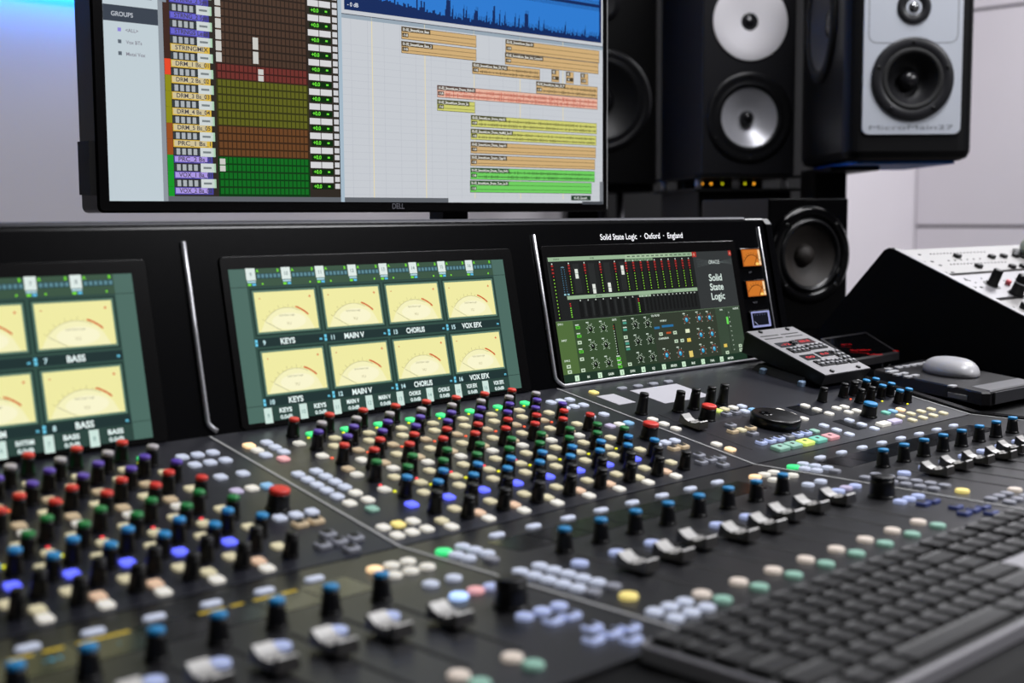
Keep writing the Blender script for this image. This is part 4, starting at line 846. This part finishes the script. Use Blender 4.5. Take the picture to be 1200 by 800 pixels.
b = MB(); b.lathe([(0.045, 0), (0.045, 0.004), (0.03, 0.001), (0.014, 0.001)], SURR, 32, '-y', (0, 0, wz+0.22), cap0=False, cap1=False); b.lathe([(0.015, 0.001), (0.010, 0.007), (0, 0.009)], DUST, 20, '-y', (0, 0, wz+0.22), cap0=False, cap1=False); add('tweeter', b, wm, sp)
st = thing('speaker_stand', 'black stand with two slim grey posts under half-hidden loudspeaker', 'speaker stand', (p.x, p.y, 0), rz); wm2 = WM[st.name]
b = MB(); b.box(-0.13, 0.13, 0.02, 0.30, p.z-0.018, p.z-0.0004, BLACK); add('top_plate', b, wm2, st)
b = MB(); b.rbox(0.24, 0.28, 0.02, 0, 0.03, BLACK, 0.004, cy=0.16); add('base', b, wm2, st)
for x in (0.025, 0.068):
    b = MB(); b.lathe([(0.009, 0.03), (0.009, p.z-0.018)], mat('post_grey', (95, 95, 100), 0.4, metal=0.4), 14, 'z', (x, 0.1, 0)); add('post', b, wm2, st)
b = MB(); b.box(-0.05, 0.05, 0.16, 0.22, 0.03, p.z-0.018, BLACK); add('column', b, wm2, st)

# 4 small gloss black single-driver speaker
d = 2.1; p, rz = facing(946, 386, d, math.radians(38)); S = d/FPX; Wd = 88*S/math.cos(math.radians(38)); H4 = 149*S
sp = thing('loudspeaker', 'small gloss black loudspeaker with one dark cone at end of meter bridge', 'loudspeaker', p, rz); wm = WM[sp.name]
cab = add('cabinet', cabinet(Wd, 0.19, H4, 0.003, GLOSS, 3, 0.0012), wm, sp)
wz = (386-301)*S; cut([cab], (0, 0, wz), 0.0515, 0.03, '-y')
b = MB(); b.lathe([(0.079, 0), (0.079, 0.005), (0.074, 0.008), (0.063, 0.008), (0.060, 0.005)], GLOSS, 48, '-y', (0, 0, wz), cap0=False, cap1=False); b.lathe([(0.060, 0.005), (0.057, 0.009), (0.053, 0.009), (0.050, 0.004)], mat('surround_gloss', (20, 20, 22), 0.25), 48, '-y', (0, 0, wz), cap0=False, cap1=False); wf = add('driver', b, wm, sp)
b = MB(); b.lathe([(0.0505, 0.019), (0.035, 0.009), (0.02, 0.003), (0, 0.001)], mat('paper_cone', (38, 33, 30), 0.6), 40, '-y', (0, 0.015, wz), cap0=False, cap1=False); add('cone', b, wm, wf, 'dark brown paper cone')
b = MB(); b.lathe([(0.019, 0.002), (0.016, 0.010), (0.008, 0.014), (0, 0.015)], mat('paper_cone', (38, 33, 30), 0.6), 24, '-y', (0, 0.015, wz), cap0=False, cap1=False); add('dust_cap', b, wm, wf)
screws(sp, wm, 0, wz, 0.069, 4, 45, -0.008)
st = thing('speaker_stand', 'black pole stand with glossy plate under the small gloss loudspeaker', 'speaker stand', (p.x, p.y, 0), rz); wm2 = WM[st.name]
b = MB(); b.rbox(Wd+0.02, 0.2, 0.01, 0, 0.008, GLOSS, 0.002, cy=0.095); add('top_plate', b, wm2 @ Matrix.Translation((0, 0, p.z-0.0084)), st)
b = MB(); b.lathe([(0.02, 0.02), (0.02, p.z-0.0084)], GLOSS, 20, 'z', (0.02, 0.09, 0)); add('pole', b, wm2, st)
b = MB(); b.rbox(0.24, 0.26, 0.02, 0, 0.02, BLACK, 0.004, cy=0.09); add('base', b, wm2, st)

# ------------------------------------------------------------------ grey remote controller on the console
CG = mat('controller_face', (128, 126, 129), 0.45, metal=0.2); CDK = mat('controller_body', (20, 19, 21), 0.5)
q = lambda x, u, h: FU @ Vector(((WMM+x)/1000, u/1000, h/1000))
bl, br, fl = q(302, 243, 40), q(396, 243, 40), q(303, 129, 18)
ex = (br-bl).normalized(); ey = (bl-fl).normalized(); ez = ex.cross(ey).normalized(); ey = ez.cross(ex)
CW, CL = (br-bl).length, (bl-fl).length
CT = Matrix(((ex.x, ey.x, ez.x, fl.x), (ex.y, ey.y, ez.y, fl.y), (ex.z, ey.z, ez.z, fl.z), (0, 0, 0, 1)))
foot0 = q(349, 186, 0); rc = thing('remote_controller', 'grey-topped remote controller with red displays standing on console panel', 'controller', foot0)
b = MB(); b.loft([[(0.002, 0.002, -0.014), (CW-0.002, 0.002, -0.014), (CW-0.002, CL-0.002, -0.026), (0.002, CL-0.002, -0.026)], [(0, 0, -0.0012), (CW, 0, -0.0012), (CW, CL, -0.0012), (0, CL, -0.0012)]], CDK); add('body', b, CT, rc)
b = MB(); b.box(0.0005, CW-0.0005, 0.0005, CL-0.0005, -0.0012, 0.0, CG); add('top_plate', b, CT, rc, 'light grey metal top plate')
REDD = mat('red_display', (30, 4, 6), 0.2, emit=1.0, ecol=(48, 4, 7))
def rdisp(x0, x1, y0, y1, txt, bright=True):
    b = MB(); b.box(x0*CW, x1*CW, y0*CL, y1*CL, -0.001, 0.0004, REDD if bright else GLOSS); o = add('display_window', b, CT, rc)
    cv = Canvas(0.0005); cv.text(txt, (x0+x1)/2*CW*1000, ((y0+y1)/2*CL-0.002)*1000, 4.2, (215, 28, 38), 0, width=(x1-x0)*CW*1000*0.6, bold=0.03); add('display_digits', cv.mesh('display_digits'), CT, o)
rdisp(0.10, 0.42, 0.60, 0.70, '-12', False); rdisp(0.52, 0.88, 0.62, 0.72, '88.8'); rdisp(0.14, 0.44, 0.30, 0.41, '00', False); rdisp(0.50, 0.78, 0.33, 0.43, '0.0', False)
def pad(x0, x1, y0, y1, nx_, ny_):
    b = MB(); b.box(x0*CW, x1*CW, y0*CL, y1*CL, -0.001, 0.0012, BLACK); o = add('button_block', b, CT, rc)
    for i in range(nx_):
        for j in range(ny_):
            b = MB(); ux = (x1-x0)*CW/nx_; uy = (y1-y0)*CL/ny_; X = x0*CW+ux*(i+0.5); Y = y0*CL+uy*(j+0.5); b.rbox(ux*0.62, uy*0.5, 0.0008, 0.0012, 0.0028, mat('pad_key', (150, 150, 155), 0.5), 0.0004, X, Y, 1); add('key', b, CT, o)
pad(0.14, 0.50, 0.47, 0.57, 4, 2); pad(0.54, 0.92, 0.49, 0.59, 4, 2); pad(0.20, 0.52, 0.16, 0.27, 3, 2); pad(0.50, 0.76, 0.15, 0.25, 3, 2); pad(0.80, 0.96, 0.14, 0.42, 2, 4); pad(0.42, 0.50, 0.63, 0.70, 2, 2)
for y in (0.80, 0.86):
    for x0, x1 in ((0.08, 0.45), (0.52, 0.88)): b = MB(); b.box(x0*CW, x1*CW, y*CL-0.0008, y*CL+0.0008, -0.0005, 0.0003, BLACK); add('slot', b, CT, rc)
for x, y in ((0.22, 0.95), (0.8, 0.95), (0.22, 0.05), (0.8, 0.05)):
    b = MB(); b.lathe([(0.0028, 0), (0.0028, 0.0014), (0.002, 0.0018)], SCREW, 10, 'z', (x*CW, y*CL, 0)); add('screw', b, CT, rc)
b = MB(); 
fz = [q(296, 222, 0.3), q(400, 222, 0.3), q(400, 150, 0.3), q(296, 150, 0.3)]
cen = sum(fz, Vector())/4; upn = (FU.to_3x3() @ Vector((0, 0, 1)))
b.loft([fz[::-1], [p_+(cen-p_)*0.12+upn*0.008 for p_ in fz][::-1]], CDK); add('base_tray', b, None, rc)
for x, u in ((309, 206), (307, 152)):
    b = MB(); b.rbox(0.010, 0.007, 0.003, 0, 0.006, mat('foot_reflection', (150, 175, 205), 0.2, spec=0.6), 0.001); add('foot', b, L(FU, WMM+x-13, u), rc)  # light-blue lit reflections put into the colour of these feet
for u0 in (210, 165):
    b = MB(); top_h = 14 if u0 > 190 else 6
    b.box(-0.036, 0.036, -0.006, 0.006, 0.006, 0.006+top_h/1000, CDK); add('support', b, L(FU, WMM+349, u0), rc)

# ------------------------------------------------------------------ side desk, display remote, mouse, equipment rack
DX0 = XR+0.0135
sd = thing('side_desk', 'matt black side desk joined to the right end of console', 'desk', (DX0+0.14, 0.0, 0))
b = MB(); b.box(DX0, DX0+0.275, -0.40, 0.42, Z0-0.03, Z0-0.0012, mat('desk_black', (10, 10, 12), 0.35)); add('desk_top', b, None, sd)
for y0, y1 in ((-0.38, -0.35), (0.37, 0.40)):
    b = MB(); b.box(DX0+0.01, DX0+0.265, y0, y1, 0, Z0-0.03, BLACK); add('panel_leg', b, None, sd)
# remote: slanted body with a silver end, rows of keys and a tilted display; coordinates in mm from the console seam
RB = mat('remote_body', (24, 22, 25), 0.42)
def rq(x, y, z): return Vector(((WMM+x)/1000, y/1000, Z0-0.001+z/1000))
rm = thing('display_remote', 'black desktop remote with tilted red-lettered display, small keys and silver end', 'remote', rq(560, 120, 0))
def quadprism(name, lo, hi, mt, par, label=None):
    b = MB(); b.loft([lo, hi], mt); return add(name, b, None, par, label)
pl = [(434, 7), (440, 0), (556, -4), (562, 2), (684, 210), (680, 215), (540, 204), (534, 199)]
b = MB(); b.loft([[rq(x, y, 6) for x, y in pl], [rq(x, y, 19) for x, y in pl], [rq(x+(560-x)*0.012, y+(105-y)*0.012, 20.8) for x, y in pl]], RB); add('body', b, None, rm)
for x, y in ((462, 15), (545, 12), (548, 190), (662, 195)):
    b = MB(); b.lathe([(0.007, 0), (0.007, 0.0065)], RUBBER, 14); add('foot', b, Matrix.Translation(rq(x, y, 0)), rm)
quadprism('side_gap_light', [rq(445.3, 30, 8), rq(458.5, 60, 8), rq(460.5, 60, 8), rq(447.3, 30, 8)], [rq(444.6, 30, 13.5), rq(457.8, 60, 13.5), rq(459.8, 60, 13.5), rq(446.6, 30, 13.5)], mat('gap_light_white', (200, 198, 196), 0.5), rm)  # white strip painted in for light showing through the gap beneath the body
quadprism('silver_end', [rq(446, 3, 20.5), rq(554, 0, 20.5), rq(574, 31, 20.5), rq(464, 35, 20.5)], [rq(447, 4, 22), rq(553, 1, 22), rq(572, 30, 22), rq(465, 34, 22)], mat('silver_end', (178, 177, 180), 0.3, metal=0.6), rm, 'brushed silver end strip')
quadprism('end_plate', [rq(446, -3.2, 7), rq(552, -6.6, 7), rq(552, -4, 7), rq(446, -0.6, 7)], [rq(446, -3.2, 20), rq(552, -6.6, 20), rq(552, -4, 20), rq(446, -0.6, 20)], mat('grey_end', (70, 70, 74), 0.4, metal=0.3), rm)
kkey = MB(); kkey.rbox(0.0125, 0.0075, 0.0015, 0, 0.0022, mat('remote_key', (190, 190, 194), 0.5), 0.0005, n=1); kkey = kkey.mesh('key')
for x, y in ((541, 192), (566, 192), (584, 192), (601, 192), (617, 192), (635, 192), (509+12, 171), (532, 171), (504, 151), (520, 151), (494, 131), (511, 131), (453, 52)):
    add('key', kkey, Matrix.Translation(rq(x+(6 if y > 180 else 0), y-(4 if y > 180 else 0), 20.7)), rm)
# the tilted display
c4 = [(495, 207, 35), (619, 214, 35), (690, 307, 52.5), (561, 298, 52.5)]
ds = quadprism('display_housing', [rq(x, y, z-9) for x, y, z in c4], [rq(x, y, z) for x, y, z in c4], RB, rm)
o_, ax_, ay_ = rq(*c4[0]), (rq(*c4[1])-rq(*c4[0])), (rq(*c4[3])-rq(*c4[0])); nz_ = ax_.cross(ay_).normalized()
def dq(u, v, h): return o_+ax_*u+ay_*v+nz_*h
quadprism('display_glass', [dq(u, v, 0) for u, v in ((0.04, 0.08), (0.96, 0.08), (0.96, 0.94), (0.04, 0.94))], [dq(u, v, 0.0006) for u, v in ((0.04, 0.08), (0.96, 0.08), (0.96, 0.94), (0.04, 0.94))], GLOSS, ds)
LX, LY = ax_.length*1000, ay_.length*1000; aX, aY = ax_.normalized(), ay_.normalized()
DT = Matrix(((aX.x, aY.x, nz_.x, o_.x), (aX.y, aY.y, nz_.y, o_.y), (aX.z, aY.z, nz_.z, o_.z), (0, 0, 0, 1)))
cv = Canvas(0.0009)
for s_, x, y, wd in (('<< >>', 0.42, 0.60, 18), ('Pro Session', 0.42, 0.36, 32), ('Tc Base', 0.46, 0.17, 24), ('Ok', 0.85, 0.28, 8)): cv.text(s_, x*LX, y*LY, 6.5, (200, 14, 22), 0, width=wd, bold=0.01)
add('display_lettering', cv.mesh('display_lettering'), DT, ds, 'red display lettering')
for x, y, zt in ((515, 220, 28), (606, 225, 28), (570, 292, 42), (670, 298, 42)):
    b = MB(); b.lathe([(0.006, 0), (0.006, zt/1000)], BLACK, 12); add('display_support', b, Matrix.Translation(rq(x, y, 0)), ds)
# mouse on the remote
mz = Z0-0.001+0.0209; mpnt = rq(566, 112, 0)
MOUSE = mat('mouse_silver', (188, 187, 190), 0.35)
b = MB(); rings = []
for k in range(9):
    t_ = k/8; a = t_*math.pi/2; rr = math.cos(a)**0.55 if k < 8 else 0.02; zz = 0.002+0.018*math.sin(a)
    rings.append([(0.029*rr*math.cos(2*math.pi*j/32)*(1+0.06*math.sin(2*math.pi*j/32)), 0.052*rr*math.sin(2*math.pi*j/32), zz) for j in range(32)])
b.loft([[(x*0.93, y*0.95, 0) for x, y, z in rings[0]]]+rings, MOUSE, sm=True)
ms = thing('computer_mouse', 'pale silver computer mouse resting on the black desktop remote', 'mouse', (mpnt.x, mpnt.y, mz), math.radians(-38)); add('shell', b, WM[ms.name], ms)
b = MB(); b.rbox(0.006, 0.010, 0.0028, 0.016, 0.0188, mat('wheel_grey', (120, 120, 124), 0.4), 0.0008, cy=-0.024, n=2); add('scroll_wheel', b, WM[ms.name], ms)

# equipment rack
SX = DX0+0.275+0.012
NX = Vector((1, 0, 0))
pk, pf, pbk, pk0 = (on_plane(x, y, (SX, 0, 0), NX) for x, y in ((1047, 292), (1200, 371), (993, 345), (1036, 293)))
slope = (pk.z-pf.z)/(pk.y-pf.y); yf = -0.42; zf = pk.z+slope*(yf-pk.y)
rk = thing('equipment_rack', 'black-sided sloping studio rack of pale grey control modules beside desk', 'rack', (SX+0.26, -0.05, 0))
bs = (pk0.z-pbk.z)/(pbk.y-pk0.y); yb = pk0.y+0.16; zbk = pk0.z-bs*0.16
sidep = [(yf, 0), (yf, zf)] + [(pk.y, pk.z), (pk.y+(pk0.y-pk.y)*0.5, pk.z+0.002), (pk0.y, pk0.z), (yb, zbk), (yb, 0)]
for x in (SX, SX+0.52):
    b = MB(); b.prism_x(sidep[::-1], x, x+0.014, mat('rack_side', (4, 4, 4), 0.6, spec=0.15)); add('side_panel', b, None, rk)
    b = MB(); b.prism_x([(yf, zf), (yf, zf+0.0012), (pk.y, pk.z+0.0012), (pk.y, pk.z)][::-1], x+0.001, x+0.0135, mat('rack_edge', (125, 123, 125), 0.4, metal=0.4)); add('edge_strip', b, None, rk)
b = MB(); b.prism_x([(yf+0.01, 0.03), (yf+0.01, zf-0.02), (pk.y-0.003, pk.z-0.02), (pk0.y, pk0.z-0.02), (yb-0.01, zbk), (yb-0.01, 0.03)][::-1], SX+0.0145, SX+0.5195, BLACK); add('carcass', b, None, rk)
ang = math.atan(slope); RKM = frame(ang, (SX+0.016, pk.y, pk.z))     # x right, y up the slope (0 at the peak), z normal
RN = Vector((0, -math.sin(ang), math.cos(ang)))
def rp(px, py): v = RKM.inverted() @ on_plane(px, py, (SX, pk.y, pk.z), RN); return v.x, v.y
RG = mat('module_grey', (148, 146, 145), 0.5); RP = mat('module_pearl', (132, 130, 134), 0.42, metal=0.15)
g1 = rp(1112, 322)[1]; g2 = rp(1175, 350)[1]
mods = [(-0.003, g1+0.0035, RG), (g1-0.0035, g2+0.004, RP), (g2-0.004, g2-0.09, RG), (g2-0.094, g2-0.18, RP), (g2-0.184, -0.45, RG)]
MOD = []
for y1, y0, mt in mods:
    if y0 < -0.45*1.0: pass
    b = MB(); b.box(0.0, 0.50, y0, y1, -0.018, 0.0, mt); MOD.append(add('rack_module', b, RKM, rk))
def rk_add(name, b, par): return add(name, b, RKM, par)
ZZ = lambda a, b_: rp(990+a/5.714, 270+b_/5.714)
for a0, a1, n in (((575, 158), (935, 145), 17), ((710, 228), (1075, 212), 17), ((695, 203), (905, 190), 6)):
    for k in range(n):
        x, y = ZZ(a0[0]+(a1[0]-a0[0])*k/(n-1), a0[1]+(a1[1]-a0[1])*k/(n-1)); b = MB(); b.lathe([(0.0013, 0), (0.0013, 0.0008)], BLACK, 6, 'z', (x, y, 0)); rk_add('led_hole', b, MOD[0])
for a in ((750, 178), (980, 182), (1060, 178), (1140, 175), (893, 245), (1118, 248), (1190, 245)):
    x, y = ZZ(*a); b = MB(); b.rbox(0.013, 0.009, 0.002, 0, 0.005, BLACK, 0.001, x, y, 2); rk_add('switch', b, MOD[0])
for a in ((500, 162), (530, 210), (585, 208), (640, 233), (675, 282), (722, 280)):
    x, y = ZZ(*a); b = MB(); b.rbox(0.007, 0.0035, 0.0016, 0, 0.0008, SCREW, 0.0002, x, y, 2); rk_add('screw_slot', b, MOD[0])
for a in ((815, 330), (870, 380), (915, 380), (1125, 515)):
    x, y = ZZ(*a); b = MB(); b.rbox(0.007, 0.0035, 0.0016, 0, 0.0008, SCREW, 0.0002, x, y, 2); rk_add('screw_slot', b, MOD[1])
kr = MB(); kr.lathe([(0.0085, 0), (0.0085, 0.002), (0.0072, 0.003), (0.0068, 0.022), (0.0058, 0.0235), (0, 0.0235)], KNOB, 20); krm = kr.mesh('knob')
for a, big in (((985, 365), 0), ((1145, 430), 1)):
    x, y = ZZ(*a)
    o = add('knob', krm, RKM @ Matrix.Translation((x, y, 0)) @ Matrix.Scale(1.25 if big else 1.0, 4), MOD[1])
    if big: b = MB(); b.lathe([(0.0092, 0.017), (0.0092, 0.0185)], TRIM, 20, 'z', (x, y, 0), sm=False); add('silver_ring', b, RKM, o)
    b = MB(); b.lathe([(0.0125, 0), (0.0125, 0.0006)], mat('skirt_dark', (45, 44, 46), 0.5), 24, 'z', (x, y, 0)); add('dial_skirt', b, RKM, o)
x, y = ZZ(1088, 362); b = MB(); b.lathe([(0.004, 0), (0.004, 0.006), (0.003, 0.007), (0, 0.007)], mat('red_button', (215, 90, 100), 0.4), 14, 'z', (x, y, 0)); rk_add('push_button', b, MOD[1])
for k in range(10):
    x, y = ZZ(800+k*38, 322+((k*7) % 3)*14); b = MB(); b.lathe([(0.0012, 0), (0.0012, 0.0006)], BLACK, 6, 'z', (x, y, 0)); rk_add('led_hole', b, MOD[1])
x, y = ZZ(1190, 522); b = MB(); b.lathe([(0.005, 0), (0.005, 0.008), (0, 0.008)], KNOB, 14, 'z', (x, y, 0)); rk_add('knob', b, MOD[2])
# cup standing on the rack, at the frame's edge
x, y = rp(1201, 301); cw = RKM @ Vector((x+0.006, y, 0.0003))
cp = thing('cup', 'pale grey-green rounded cup on a dark saucer atop the rack', 'cup', cw); cm = RKM.copy(); cm.translation = cw
b = MB(); b.lathe([(0.018, 0), (0.021, 0.001), (0.024, 0.003), (0.023, 0.0035), (0, 0.003)], BLACK, 28); add('saucer', b, cm, cp)
b = MB(); b.lathe([(0.010, 0.003), (0.014, 0.006), (0.0165, 0.013), (0.016, 0.021), (0.0145, 0.026), (0.0138, 0.0255), (0.015, 0.020), (0.012, 0.008), (0, 0.006)], mat('cup_glaze', (168, 176, 158), 0.35), 28, cap1=False); add('bowl', b, cm, cp)
